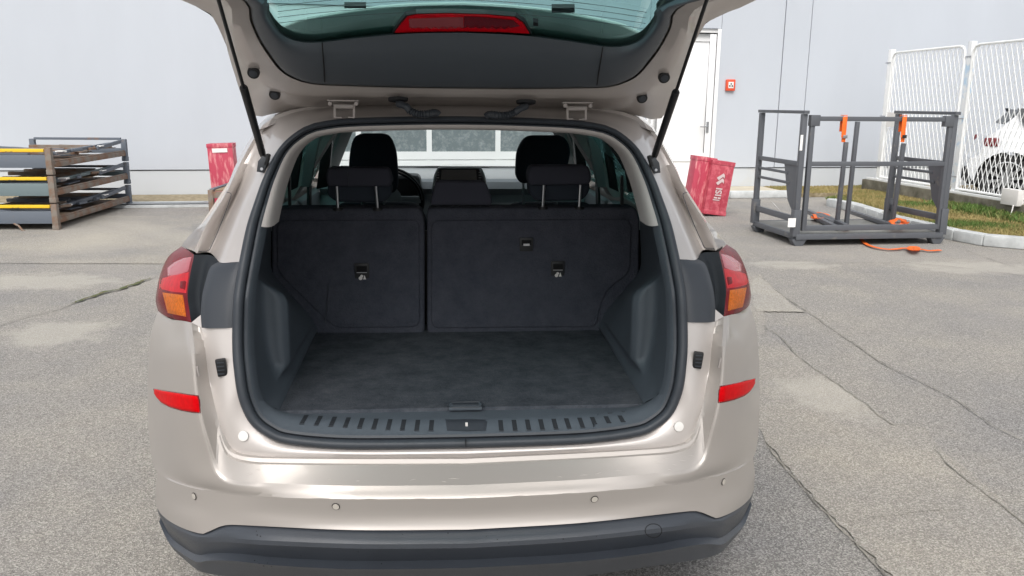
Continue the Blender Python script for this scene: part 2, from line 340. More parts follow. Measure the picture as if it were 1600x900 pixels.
for a, b in list(zip(cuts, cuts[1:]))+[(sG1, sD0), (sD1, sA), (sA, sB), (sB, 16), (16, 24), (24, 30)]:
    m = MB(); z0 = (ZS+ZSL)/2+0.012; e = 0.004 if b < sG0+.1 or b > 12 else 0.008
    if a < -2.3: e = 0.001
    wbox(m, a+e, b-e, z0, 8.6, -0.12, 0); m.build('wall_panel', M['wall'], bld, smooth=False)
    m = MB(); wbox(m, a, b-0.004, 0.0, z0-0.02, -0.12, -0.02); m.build('plinth_panel', M['plinth'], bld, smooth=False)
for a, b, z0 in ((sG0, sG1, zG), (sD0, sD1, zD)):
    m = MB(); wbox(m, a, b, z0+0.006, 8.6, -0.12, 0); m.build('wall_panel', M['wall'], bld, smooth=False)
# side door (thing parts under building)
M['whitedoor'] = mat('white_door', (0.80, 0.81, 0.82), 0.4, var=0.03, vscale=2)
M['dirtyglass'] = mat('dirty_pane', (0.10, 0.13, 0.14), 0.2, col2=(0.38, 0.42, 0.42), vscale=9, mix=(0.48, 0.80), nr=.75, detail=12)
d = MB()
wbox(d, sD0, sD0+0.07, 0.02, zD, -0.10, 0.02); wbox(d, sD1-0.07, sD1, 0.02, zD, -0.10, 0.02); wbox(d, sD0+0.07, sD1-0.07, zD-0.07, zD, -0.10, 0.02)
fr = d.build('door_frame', M['whitedoor'], bld, smooth=True, bevel=0.006)
d = MB(); a, b = sD0+0.08, sD1-0.08
zr0 = WP(1090, 252)[1]; zr1 = WP(1090, 239)[1]; zt = zD-0.09
for s0, s1, z0, z1 in ((a, a+.12, .05, zt), (b-.12, b, .05, zt), (a+.12, b-.12, zt-.13, zt), (a+.12, b-.12, zr0, zr1), (a+.12, b-.12, .05, .17)):
    wbox(d, s0, s1, z0, z1, -0.08, 0.0)
wbox(d, a+.12, b-.12, zr1, zt-.13, -0.07, -0.025); wbox(d, a+.12, b-.12, .17, zr0, -0.07, -0.025)
dr = d.build('door', M['whitedoor'], bld, bevel=0.004)
hs, hz = WP(1105, 198)
d = MB(); wbox(d, hs-0.02, hs+0.025, hz-0.11, hz+0.09, 0.0, 0.012); d.tube([wpt(hs, hz, .01)-bld.location, wpt(hs, hz, .06)-bld.location, wpt(hs-.02, hz, .065)-bld.location, wpt(hs-.16, hz, .06)-bld.location], 0.011, 8)
d.build('handle', M['steel'], dr)
# sectional garage door seen through the car
gd = MB(); rows_z = []
zw0 = WP(720, 237)[1]; zw1 = zw0+0.62; zl = WP(720, 250)[1]
mul = [WP(671, 230)[0], WP(778.5, 230)[0]]; st = mul[1]-mul[0]; pn = [mul[0]-2*st, mul[0]-st, mul[0], mul[1], mul[1]+st]
hm = 0.045
wbox(gd, sG0, sG1, zl+.006, zw0, -0.10, -0.03); wbox(gd, sG0, sG1, zw1, zw1+.35, -0.10, -0.03)
wbox(gd, sG0, sG1, zw1+.356, zG, -0.10, -0.03)
for k in range(3): wbox(gd, sG0, sG1, 0.02+k*(zl/3), (k+1)*(zl/3)-0.006+0.0, -0.10, -0.03)
for x in pn: wbox(gd, x-hm, x+hm, zw0, zw1, -0.10, -0.03)
wbox(gd, sG0, pn[0]-hm, zw0, zw1, -0.10, -0.03) if sG0 < pn[0]-hm else None
for x in pn: wbox(gd, x-hm, x+hm, 0.02, zl, -0.03, -0.022)
g = gd.build('garage_door', M['whitedoor'], bld, smooth=False)
for a, b in zip(pn, pn[1:]+[sG1]):
    d = MB(); wbox(d, a+hm, min(b-hm, sG1), zw0, zw1, -0.08, -0.06); d.build('pane', M['dirtyglass'], g, smooth=False)
# fire alarm call point
als, alz = WP(1140, 133)
M['alarm'] = mat('orange_red_plastic', (0.72, 0.085, 0.03), 0.4)
al = empty('fire_alarm', wpt(als, alz, 0)); tag(al, 'small orange-red fire alarm box on the wall right of the white door', 'fire alarm')
def abox(mb, x0, x1, z0, z1, o0, o1): mb.box(WD*((x0+x1)/2)-WN*((o0+o1)/2)+Vector((0, 0, (z0+z1)/2)), (x1-x0, o1-o0, z1-z0), AX)
d = MB(); abox(d, -.085, .085, -.10, .10, .002, .06); d.build('case', M['alarm'], al, bevel=0.012)
d = MB(); abox(d, -.05, .05, -.055, .055, .0615, .065); d.build('faceplate', M['white'], al, bevel=0.001)
d = MB(); abox(d, -.035, -.012, -.03, .0, .066, .069); abox(d, .012, .035, -.03, .0, .066, .069); abox(d, -.012, .012, .008, .032, .066, .069); d.build('emblem', M['black'], al, smooth=False)

# strip at the wall foot, drain, kerbs
M['dirt'] = mat('dry_soil', (0.20, 0.16, 0.095), 0.95, col2=(0.33, 0.28, 0.19), vscale=14, bump=0.8, bscale=60, detail=10)
M['kerb'] = mat('kerb_concrete', (0.50, 0.52, 0.52), 0.85, var=0.22, vscale=5, bump=0.5, bscale=90)
M['grate'] = mat('zinc_grate', (0.50, 0.53, 0.55), 0.45, 0.4)
def wquad(name, s0, s1, o0, o1, z0, z1, m_, kind='structure'):
    mb = MB(); mb.box(wpt((s0+s1)/2, (z0+z1)/2, (o0+o1)/2), (s1-s0, o1-o0, z1-z0), AX); o = mb.build(name, m_, bevel=0.008 if z1-z0 > .04 else 0)
    return tag(o, kind=kind)
def soff(x, y): p = G(x, y); q = p-W0; return q.dot(WD), -q.dot(WN)
o1 = soff(260, 318)[1]; o2 = soff(260, 324.5)[1]
wquad('soil_strip', -30, sG0, 0.0, o1, 0.002, 0.022, M['dirt'])
wquad('drain_channel', -30, sG0, o1, o2, 0.002, 0.035, M['kerb'])
gr = empty('drain_grate', wpt(0, 0.04, (o1+o2)/2)); tag(gr, 'zinc slotted drain grating set in the channel at the wall foot left of the car', 'drain grate')
for k in range(46):
    d = MB(); d.box(WD*(-0.45+k*0.034), (0.016, (o2-o1)*0.5, 0.012), (WD.lerp(-WN, .35).normalized(), (-WN).lerp(-WD, .35).normalized(), Vector((0, 0, 1)))); d.build('slat', M['grate'], gr, smooth=False)
d = MB(); d.box(WD*0.32+Vector((0, 0, -.008)), (1.7, (o2-o1)*0.7, 0.006), AX); d.build('frame', M['black'], gr, smooth=False)  # black sheet under the slats paints the shade in the slots
# right: concrete step and kerb in front of the wall
ok1 = soff(1200, 309)[1]; ok2 = soff(1200, 318)[1]; sK1 = soff(1288, 316)[0]
M['paleconc'] = mat('pale_concrete', (0.52, 0.47, 0.37), 0.9, var=0.15, vscale=3, bump=0.3, bscale=60)
wquad('path', sG1, WP(1180, 290)[0]+.1, 0.0, ok1-.02, 0.002, 0.085, M['paleconc'])
wquad('soil_strip', WP(1180, 290)[0]+.1, 25, 0.0, ok1-.02, 0.002, 0.07, M['dirt'])
kb = empty('kerb', wpt(0, 0)); tag(kb, 'pale grey concrete kerb running along the wall and round the grass verge', 'kerb')
kpts = [wpt(sG1, 0, ok1+.07)+Vector((0, 0, 0)), wpt(sK1-.1, 0, ok1+.07)]
vline = [G(1290, 322), G(1330, 332), G(1385, 350), G(1440, 364), G(1475, 373), G(1520, 383), G(1560, 387), G(1605, 391), G(1700, 400), G(1850, 415), G(2100, 440)]
def kstone(a, b, w, h, gap):
    dd = (b-a); l = dd.length; u = dd/l; mid = (a+b)/2; nn = Vector((-u.y, u.x, 0))
    mb = MB(); mb.box(mid-kb.location+Vector((0, 0, h/2+random.uniform(-.006, .006)))+nn*(w/2+random.uniform(-.006, .006)), (l-gap, w, h), (u, nn, Vector((0, 0, 1))))
    mb.build('stone', M['kerb'], kb, bevel=0.022, bseg=2)
p = kpts[0]; L = (kpts[1]-kpts[0]).length; n = int(L/1.0)
for k in range(n): kstone(kpts[0].lerp(kpts[1], k/n), kpts[0].lerp(kpts[1], (k+1)/n), 0.14, 0.12, 0.008)
D = cat(vline, 8); Lt = sum((b-a).length for a, b in zip(D, D[1:])); nK = int(Lt/0.42); D = resamp(D, nK)
for a, b in zip(D, D[1:]): kstone(a, b, 0.17, 0.13, 0.018)
# grass verge
FW0 = G(1350, 295, .10); FW1 = G(1600, 341, .10); FW0.z = FW1.z = 0; FD = (FW1-FW0).normalized(); FN = Vector((-FD.y, FD.x, 0))
if FN.x < 0: FN = -FN          # FN points away (to the right, behind the fence)
def FPx(x, y): p = PL(x, y, FW0, FN); return (p-FW0).dot(FD), p.z
def fpt(t, z, off=0.0): p = FW0+FD*t+FN*off; return Vector((p.x, p.y, z))
M['soilgrass'] = mat('verge_soil', (0.13, 0.13, 0.05), 0.95, col2=(0.28, 0.25, 0.12), vscale=3, bump=0.8, bscale=50, detail=10)
poly = [Vector((q.x, q.y, 0)) for q in D]; poly = [q+Vector((0.05, 0.17, 0)) for q in poly]
back = [fpt(t, 0, 0.02) for t in (11, 8, 5, 3, 1, 0)]
vp = poly+back; 
bm = bmesh.new(); vs = [bm.verts.new((q.x, q.y, 0.09)) for q in vp]; fc = bm.faces.new(vs); bmesh.ops.recalc_face_normals(bm, faces=bm.faces)
tri = bmesh.ops.triangulate(bm, faces=[fc])['faces']
T = [([v.co.copy() for v in f.verts], f.calc_area()) for f in bm.faces]
me = bpy.data.meshes.new('verge'); bm.to_mesh(me); bm.free(); tag(obj('verge', me, M['soilgrass']), kind='structure')
def grass(name, n, cols, h0, h1, tris, zz, flt=None, wid=0.006):
    tot = sum(a for _, a in tris); vs = []; fs = []; mi = []
    from mathutils import noise
    for (t3, a) in tris:
        for _ in range(int(n*a/tot)):
            r1, r2 = random.random()**.5, random.random(); q = t3[0]*(1-r1)+t3[1]*(r1*(1-r2))+t3[2]*(r1*r2)
            if flt and not flt(q): continue
            nz = noise.noise(Vector((q.x*1.3, q.y*1.3, 0)))
            h = random.uniform(h0, h1)*(1+nz*.6); an = random.uniform(0, 6.28); w = wid*random.uniform(.6, 1.4); lean = Vector((random.uniform(-1, 1), random.uniform(-1, 1), 0))*h*.6
            dx = Vector((math.cos(an), math.sin(an), 0))*w; b = Vector((q.x, q.y, zz)); k = len(vs)
            vs += [b-dx, b+dx, b+dx*.6+lean*.4+Vector((0, 0, h*.6)), b+lean+Vector((0, 0, h))]; fs += [(k, k+1, k+2, k+3)]
            mi.append(min(len(cols)-1, int(max(0, (nz*1.2+.28+random.uniform(-.35, .35)))*len(cols))))
    me = bpy.data.meshes.new(name); me.from_pydata([tuple(v) for v in vs], [], fs); me.polygons.foreach_set('material_index', mi); me.update()
    return obj(name, me, cols)
gm = [mat('grass_dry', (0.34, 0.27, 0.11), 0.8), mat('grass_straw', (0.26, 0.23, 0.08), 0.8), mat('grass_olive', (0.18, 0.19, 0.06), 0.8), mat('grass_green', (0.10, 0.17, 0.035), 0.8)]
tag(grass('grass', 45000, gm, 0.015, 0.05, T, 0.088), 'patchy short green and dry yellow grass on the verge before the fence', 'grass', kind='stuff')
wt = [([wpt(sA-.2, 0, 0), wpt(13, 0, 0), wpt(13, 0, ok1)], 1), ([wpt(sA-.2, 0, 0), wpt(13, 0, ok1), wpt(sA-.2, 0, ok1)], 1)]
tag(grass('dry_grass', 9000, gm[:2]+[gm[1]], 0.01, 0.035, wt, 0.07), 'thin dry grass along the foot of the hall wall', 'grass', kind='stuff')
def near_fence(q): return (q-fpt(0, 0)).dot(FD) > 2.4 and abs((q-fpt(0, q.z)).dot(FN)) < .45
tag(grass('weeds', 26000, gm[2:]+[gm[3]], 0.04, 0.11, T, 0.088, near_fence, .011), 'taller green weeds at the foot of the low concrete wall', 'weeds', kind='stuff')

# ---- low wall and fence
M['oldconc'] = mat('mossy_concrete', (0.085, 0.08, 0.055), 0.95, col2=(0.26, 0.24, 0.19), vscale=4, bump=0.9, bscale=40, detail=12, mix=(0.35, 0.7))
M['fencewhite'] = mat('white_fence_paint', (0.90, 0.91, 0.90), 0.45, var=0.05, vscale=6)
M['fenceblue'] = mat('flaked_blue_white_paint', (0.80, 0.82, 0.83), 0.5, col2=(0.50, 0.66, 0.80), vscale=5, mix=(0.5, 0.62))
zLW = FPx(1487, 302)[1]
zLW = max(0.26, min(0.42, zLW))
lw = MB(); lw.box(fpt(5.5, zLW/2, .12), (11.2, .24, zLW), (FD, FN, Vector((0, 0, 1))))
tag(lw.build('low_wall', M['oldconc'], bevel=0.02), 'low mossy concrete wall under the white mesh fence', 'low wall')
fe = empty('fence', fpt(0, zLW)); tag(fe, 'white expanded-mesh metal fence with rounded frames on the low wall', 'fence')
def fl(t, z, off=0): return fpt(t, z, off)-fe.location
AF = (FD, FN, Vector((0, 0, 1)))
m = MB(); m.box(fl(5.5, zLW+.02, .05), (11.0, .05, .04), AF); m.build('bottom_rail', M['fencewhite'], fe, bevel=.006)
t1, zt1 = FPx(1386, 80); t2, zt2 = FPx(1511, 64); zp = max(zt1, zt2)
tb1 = t1; sp = t2-t1
print('fence', t1, zt1, t2, zt2, 'zlw', zLW, 'wallseams', ZS, ZSL)
M['rust'] = mat('rust', (0.20, 0.09, 0.04), 0.8)
posts = [t1+k*sp for k in range(0, 5)]
for k, t in enumerate(posts):
    m = MB(); w = 0.085
    m.box(fl(t, (zLW+zt2)/2, .10), (w, w, zt2-zLW), AF); m.build('post', M['fencewhite'] if k % 2 == 0 else M['fenceblue'], fe, bevel=.008)
    for zz in (zLW+.25, (zLW+zt2)/2, zt2-.22):
        m = MB(); m.box(fl(t, zz, .06), (w+.10, .02, .018), AF); m.build('bracket', M['steel'], fe, smooth=False)
for ip, (a, b) in enumerate(zip(posts, posts[1:])):
    a += .085; b -= .085; z0 = zLW+.07; z1 = zt2-.06; r = .13
    path = [fl(a, z0, .06), fl(b, z0, .06)]; path += [fl(b, z1-r, .06)]+[fl(b-r+r*math.cos(q), z1-r+r*math.sin(q), .06) for q in (R(30), R(60), R(90))]
    path += [fl(a+r-r*math.sin(q), z1-r+r*math.cos(q), .06) for q in (0, R(30), R(60), R(90))]+[fl(a, z0, .06), fl(a+.1, z0, .06)]
    m = MB(); m.tube(path, .020, 8); pf = m.build('panel_frame', M['fencewhite'], fe)
    ms = MB(); cw, ch = .102, .27; W = b-a; H = z1-z0; k = -int(H/ch)-1
    sl = cw/ch
    def strand(sgn, x0):
        # line x = x0 + sgn*sl*z clipped to the panel
        zs = sorted([(0-x0)/(sgn*sl), (W-x0)/(sgn*sl)]); lo = max(0, zs[0]); hi = min(H, zs[1])
        if hi-lo > .03:
            ms.bar(fl(a+x0+sgn*sl*lo, z0+lo, .06+.004*sgn), fl(a+x0+sgn*sl*hi, z0+hi, .06+.004*sgn), .0056, .009, FN)
    nn = int((W+H*sl)/cw)+2
    for i in range(nn): strand(1, -H*sl+i*cw+.02); strand(-1, i*cw+.02)
    mo = ms.build('wire_mesh', M['fencewhite'], fe, smooth=False); mo['kind'] = 'stuff'
sgn_ = MB(); sgn_.box(fl(*FPx(1392, 187), .03), (.34, .006, .24), AF); 
so = sgn_.build('blank_sign', M['white'], fe, smooth=False)
# loose white box on the low wall and cable
m = MB(); p = PL(1582, 308, fpt(0, 0, -.02), FN)
bx = empty('junction_box', p); tag(bx, 'white plastic junction box on the low wall below the fence with hanging cable', 'junction box')
m.box((0, 0, 0), (.32, .10, .22), (FD, FN, Vector((0, 0, 1)))); m.build('case', M['white'], bx, bevel=.012)
m = MB(); m.tube([Vector((-.02, -.08, -.08)), Vector((-.06, -.14, -.14)), Vector((-.08, -.15, -.22)), Vector((-.08, -.15, -.32))], .008, 6); m.build('cable', M['white'], bx)

# ================================================================== WHITE CAR BEHIND FENCE
M['wpaint'] = mat('white_car_paint', (0.66, 0.68, 0.70), 0.25, 0, 1.0)
M['dglass'] = mat('dark_car_glass', (0.02, 0.025, 0.03), 0.3, spec=0.2)
M['garch'] = mat('dark_arch', (0.015, 0.015, 0.017), 0.9)
def wheel(parent, c, ax_, r=.33, w=.2, rim=None):
    ax_ = Vector(ax_).normalized(); c = Vector(c)
    t = MB(); pr = [(-.5, .80), (-.5, .97), (-.36, 1.0), (.36, 1.0), (.5, .97), (.5, .80)]
    x = ax_.orthogonal().normalized(); y = ax_.cross(x); n = 36
    rows = [[c+ax_*(w*a)+(x*math.cos(2*math.pi*k/n)+y*math.sin(2*math.pi*k/n))*r*q for k in range(n)] for a, q in pr+[(.3, .68), (-.3, .68), (-.5, .80)]]
    t.grid(rows, closed=True); wo = t.build('wheel', M['tyre'], parent)
    q = MB(); q.disc(c+ax_*w*.12, ax_, r*.70, .02, 36)
    q.cur = 0; qo = q.build('brake_shadow', M['garch'], wo)
    q = MB(); q.tube([c+ax_*w*.3, c+ax_*w*.46], r*.16, 20)
    for k in range(10):
        a = 2*math.pi*k/10; d = x*math.cos(a)+y*math.sin(a); q.bar(c+ax_*w*.38+d*r*.1, c+ax_*w*.40+d*r*.70, .035, .03, ax_)
    rows = [[c+ax_*(w*a)+(x*math.cos(2*math.pi*k/n)+y*math.sin(2*math.pi*k/n))*r*g_ for k in range(n)] for a, g_ in ((.44, .79), (.46, .73), (.34, .70))]
    q.grid(rows, closed=True); q.build('rim', rim or M['rimm'], wo); return wo
wc_p = G(1566, 332)   # under rear wheel, rough
wcY = Vector((wc_p.x, wc_p.y, 0))
carw = empty('parked_car', (0, 0, 0)); tag(carw, 'white hatchback parked behind the white mesh fence at the right edge', 'car')
DW = 13.3; SW = 1.13; wpos = Vector((0, 0, CAMH))+ray(1571, 281)*DW
print('white car wheel', wpos, (wpos-fpt(0, 0)).dot(FN))
CD = Vector((math.cos(R(-8)), math.sin(R(-8)), 0)); CS = Vector((-CD.y, CD.x, 0))  # forward, left
carw.rotation_euler = (0, 0, R(-24)); carw.scale = (SW, SW, SW)
off_ = Matrix.Rotation(R(-24), 3, 'Z') @ Vector((0, -.84*SW, 0)); off2 = wpos-off_; carw.location = (off2.x, off2.y, 0)
print('car ground', wpos.z-.33*SW)
offz = wpos.z-.33*SW; carw.location.z = max(0, offz)
prof = [(-.47, .40), (-.49, .52), (-.47, .62), (-.38, .66), (-.34, .78), (-.28, .93), (-.10, 1.08), (.04, 1.22), (.12, 1.34), (.6, 1.42), (1.2, 1.43), (1.9, 1.36), (2.55, 1.02), (3.3, .90), (3.5, .70), (3.5, .35)]
def arch(cx, r=.39, z=.33): return [(cx+r*math.cos(a), max(.22, z+r*math.sin(a))) for a in [R(180-q) for q in range(0, 181, 15)]][::-1]
low = prof+[(3.45, .22)]+arch(2.55)+arch(0)+[(-.42, .30)]
m = MB()
def yb(z, s): return s*(.86 if z < .95 else .86-(z-.95)*.42)
bm = bmesh.new()
for s, y0 in ((-1, 0), (1, 0)):
    vs = [bm.verts.new((a, yb(z, s), z)) for a, z in low]; f = bm.faces.new(vs); bmesh.ops.triangulate(bm, faces=[f])
n = len(prof)
for i in range(n-1):
    a, b = prof[i], prof[i+1]; q = [bm.verts.new((a[0], yb(a[1], -1), a[1])), bm.verts.new((a[0], yb(a[1], 1), a[1])), bm.verts.new((b[0], yb(b[1], 1), b[1])), bm.verts.new((b[0], yb(b[1], -1), b[1]))]; bm.faces.new(q)
bmesh.ops.remove_doubles(bm, verts=bm.verts, dist=1e-4); bmesh.ops.recalc_face_normals(bm, faces=bm.faces)
me = bpy.data.meshes.new('body'); bm.to_mesh(me); bm.free(); me.shade_smooth(); me.set_sharp_from_angle(angle=R(28)); obj('body', me, M['wpaint'], carw)
m = MB(); m.box((1.35, 0, .42), (3.2, 1.46, .36)); m.build('underbody', M['garch'], carw, smooth=False)
for a0, a1, b0, b1 in ((.14, .50, .04, .48), (.54, 1.25, .52, 1.2), (1.3, 2.25, 1.25, 1.8)):
    for s in (-1, 1):
        z0, z1 = 1.12, 1.32; m = MB()
        m.add([(a0, yb(z0, s)+s*.055, z0), (a1, yb(z0, s)+s*.055, z0), (b1, yb(z1, s)+s*.055, z1), (b0, yb(z1, s)+s*.055, z1), (a0, yb(z0, s)-s*.01, z0), (a1, yb(z0, s)-s*.01, z0), (b1, yb(z1, s)-s*.01, z1), (b0, yb(z1, s)-s*.01, z1)], [(0, 1, 2, 3), (4, 5, 6, 7), (0, 1, 5, 4), (1, 2, 6, 5), (2, 3, 7, 6), (3, 0, 4, 7)])
        m.build('window', M['dglass'], carw, smooth=False)
m = MB(); m.add([(x+dx, sy*w_, z+.004) for dx in (0, .03) for x, w_, z, sy in ((-.085, .60, 1.10, -1), (-.085, .60, 1.10, 1), (.095, .55, 1.30, 1), (.095, .55, 1.30, -1))], [(0, 1, 2, 3), (4, 5, 6, 7), (0, 1, 5, 4), (1, 2, 6, 5), (2, 3, 7, 6), (3, 0, 4, 7)])
m.build('rear_window', M['dglass'], carw, smooth=False)
m = MB(); m.box((-.40, 0, .36), (.16, 1.70, .22)); m.build('lower_bumper', M['garch'], carw, bevel=.02)
for s in (-1, 1):
    m = MB(); m.box((-.235, s*.815, .85), (.19, .11, .13)); m.build('tail_light', M['lensdark'], carw, bevel=.03)
    for cx in (0, 2.55):
        wheel(carw, (cx, s*.74, .33), (0, s, 0))
# pale shelter wall behind white car
# ================================================================== RED BOXES
M['redmetal'] = mat('chipped_red_paint', (0.44, 0.055, 0.085), 0.45, col2=(0.62, 0.16, 0.19), vscale=11, mix=(0.48, 0.7), detail=12)
M['redmetal2'] = mat('scuffed_red_paint', (0.46, 0.05, 0.09), 0.55, col2=(0.66, 0.26, 0.27), vscale=9, mix=(0.50, 0.66), detail=14, stretch=(2, 2, .5))
def redbox(loc, w, d, h, lean, rz, label, m_, ribs=True):
    e = empty('red_box', loc, 0); e.rotation_euler = (0, lean, rz); tag(e, label, 'metal box')
    m = MB(); m.box((0, 0, h/2), (w, d, h)); m.build('case', m_, e, bevel=.012)
    for zz, hh in ((h-.03, .06), (.03, .06)):
        m = MB(); m.box((0, 0, zz), (w+.012, d+.012, hh)); m.build('end_cap', m_, e, bevel=.006)
    if ribs:
        for x in (-w*.22, w*.22):
            m = MB(); m.box((x, -d/2-.004, h/2), (.03, .012, h-.13)); m.build('rib', m_, e, bevel=.004)
    return e
pR = G(1112, 338); hR = 0.80
rb1 = redbox((pR.x+.02, pR.y+.12, 0.02), .33, .24, hR*.96, R(7.5), R(8), 'red steel box with white arrow logo leaning by the white door', M['redmetal'])
rb2 = redbox((pR.x-.21, pR.y+.22, 0.02), .30, .26, hR*1.02, R(7.5), R(8), 'plain red steel box leaning left of the one with the logo', M['redmetal2'])
# logo: chevrons and letters on the front of rb1
def txt(body, size, parent, loc, rot, m_, name='lettering', ext=.0012):
    cu = bpy.data.curves.new(name, 'FONT'); cu.body = body; cu.size = size; cu.extrude = ext; cu.align_x = 'CENTER'; cu.align_y = 'CENTER'; cu.offset = size*.02
    t = bpy.data.objects.new(name, cu); COL.objects.link(t); dg = bpy.context.evaluated_depsgraph_get(); me = bpy.data.meshes.new_from_object(t.evaluated_get(dg)); bpy.data.objects.remove(t)
    o = obj(name, me, m_, parent, loc); o.rotation_euler = rot; return o
yl = -.24/2-.0125
m = MB()
for k in (0, 1):
    zc = .57-k*.07
    m.add([(-.07, yl, zc-.045), (-.035, yl, zc-.075), (.02, yl, zc-.02), (.045, yl, zc-.045), (.045, yl, zc+.0), (.02, yl, zc+.03), (-.07, yl, zc-.045), (.02, yl, zc+.03)], [(0, 1, 2, 5), (2, 3, 4, 5)])
M['faded'] = mat('faded_white_print', (.62, .50, .50), .6)
m.build('arrow_logo', M['faded'], rb1, smooth=False)
txt('ISI', .13, rb1, (0, yl, .33), (R(90), R(-90), 0), M['faded'])
m = MB(); m.box((-.035, yl, .245), (.05, .002, .022)); m.box((.02, yl, .245), (.04, .002, .022)); m.box((-.02, yl, .215), (.1, .002, .014)); m.build('small_print', M['faded'], rb1, smooth=False)
pL = G(345, 320)
rb3 = redbox((pL.x+.10, pL.y, 0.0), .37, .24, .93, R(-2.0), R(6), 'tall scuffed red metal box behind the small rusty crate left of the car', M['redmetal2'], False)
m = MB(); m.box((0, -.130, .83), (.22, .004, .06)); m.build('label', M['white'], rb3, smooth=False)

# ================================================================== STACKING FRAMES LEFT
M['greysteel'] = mat('grey_painted_steel', (0.115, 0.135, 0.165), 0.6, col2=(0.20, 0.12, 0.075), vscale=3.5, mix=(0.58, 0.72), detail=12, bump=.3, bscale=40)
M['rustysteel'] = mat('rusty_steel', (0.20, 0.175, 0.15), 0.75, col2=(0.19, 0.11, 0.07), vscale=7, mix=(0.42, 0.60), detail=12, bump=.4, bscale=40)
M['greensteel'] = mat('greenish_painted_steel', (0.14, 0.185, 0.195), 0.6, col2=(0.20, 0.14, 0.10), vscale=3.5, mix=(0.60, 0.75), detail=12)
M['yellow'] = mat('yellow_paint', (0.78, 0.50, 0.02), 0.5, col2=(0.10, 0.09, 0.07), vscale=9, mix=(0.60, 0.66), detail=12, stretch=(.7, 2, 2))
M['wood'] = mat('weathered_wood', (0.24, 0.17, 0.11), 0.85, var=.35, vscale=6, stretch=(1, 8, 8))
M['paper'] = mat('white_paper', (0.82, 0.82, 0.80), 0.7)
FR = G(92, 360); yawP = R(4.5); ax = Vector((math.cos(yawP), math.sin(yawP), 0)); ay = Vector((-ax.y, ax.x, 0))
def stackframe(z, label, mbeam, Lx=1.36, Ly=2.45, H=.335, seed=0):
    random.seed(seed+11)
    e = empty('stacking_frame', (FR.x, FR.y, z), yawP); tag(e, label, 'steel pallet', 'collapsed steel stacking frames by the wall')
    # origin at right front post, body extends to -x and +y
    P_ = .07
    for x, y in ((0, 0), (0, Ly), (-Lx, 0), (-Lx, Ly)):
        m = MB(); m.box((x-P_/2*(1 if x == 0 else -1), y+P_/2*(1 if y == 0 else -1), H/2+.01), (P_, P_, H-.05)); m.box((x-P_/2*(1 if x == 0 else -1), y+P_/2*(1 if y == 0 else -1), .03), (P_+.008, P_+.008, .06))
        m.build('post', M['rustysteel'] if random.random() < .6 else M['greysteel'], e, bevel=.006)
    for y in (P_/2, Ly-P_/2):
        m = MB(); m.box((-Lx/2, y-.0, .155), (Lx-2*P_, .05, .15 if y < 1 else .07)); m.build('beam', mbeam, e, bevel=.004)
    for x in (-P_/2, -Lx+P_/2):
        m = MB(); m.box((x, Ly/2, .11), (.05, Ly-2*P_, .06)); m.build('side_beam', M['rustysteel'], e, bevel=.003)
        m = MB(); m.box((x, Ly/2, .15), (.03, Ly-2*P_, .02)); m.build('side_lip', M['rustysteel'], e, bevel=.002)
    m = MB(); m.box((-Lx/2, .055, .285), (Lx-2*P_-.05, .04, .038)); m.build('yellow_bar', M['yellow'], e, bevel=.004)
    m = MB(); m.box((-Lx/2, Ly-.05, H-.01 if z > .6 else .26), (Lx-2*P_, .045, .035)); m.build('rear_bar', M['greysteel'], e, bevel=.004)
    m = MB(); m.box((-Lx/2, Ly/2, .10), (Lx-.2, Ly-.2, .012)); m.build('floor_sheet', M['rustysteel'], e, smooth=False)
    for k in range(7):
        yy = .25+k*.31+random.uniform(-.08, .08); m = MB(); x0 = random.uniform(-.35, -.15); zz = .17+random.uniform(0, .07)
        m.box((-Lx/2+x0*.3, yy, zz), (Lx*.84+x0, .06, .045)); m.build('folded_post', random.choice([M['greysteel'], M['rustysteel'], M['greysteel']]), e, bevel=.003)
    for k in range(5):
        a = Vector((-.10-.1*random.random(), .3+k*.42, .17+.1*random.random())); b = a+Vector((-.55-.5*random.random(), random.uniform(-.5, .3), random.uniform(-.05, .06))); m = MB(); m.bar(a, b, .05, .035); m.build('brace', random.choice([M['greysteel'], M['rustysteel']]), e, bevel=.003)
    for k in range(4):
        m = MB(); m.box((-.48-.12*random.random(), .35+k*.56, .135+.022*k+.02*random.random()), (.82, .34, .012), rot=Matrix.Rotation(random.uniform(-.06, .06), 3, 'Z') @ Matrix.Rotation(random.uniform(-.05, .05), 3, 'X')); m.build('folded_panel', random.choice([M['rustysteel'], M['wood'], M['greysteel'], M['rustysteel']]), e, bevel=.002)
        m = MB(); m.box((-.10, .45+k*.5, .225+.03*random.random()), (.05, .16, .03), rot=Matrix.Rotation(random.uniform(-.5, .5), 3, 'Z')); m.build('latch_bracket', random.choice([M['rustysteel'], M['greysteel']]), e, bevel=.002)
    # end frame folded down: slanted rail at the right with pale end
    m = MB(); m.bar((-.20, .35, .22), (-.12, Ly-.3, .265), .055, .04); m.build('folded_rail', mbeam, e, bevel=.003)
    m = MB(); m.bar((-.06, Ly-.95, .235), (-.04, Ly-.15, .29), .03, .05); m.build('upper_rail', M['greysteel'], e, bevel=.003)
    m = MB(); m.box((-.12, .55, .245), (.10, .10, .02)); m.box((-.05, Ly-.85, .262), (.05, .12, .012)); m.build('label_scrap', M['paper'], e, smooth=False)
    return e
s1 = stackframe(0.0, 'lowest grey steel stacking frame in the stack at the left, yellow bar', M['greysteel'], seed=1)
s2 = stackframe(.335, 'middle greenish steel stacking frame in the stack of three at the left', M['greensteel'], seed=2)
s3 = stackframe(.67, 'topmost grey steel stacking frame of the stack at the left', M['greysteel'], seed=3)
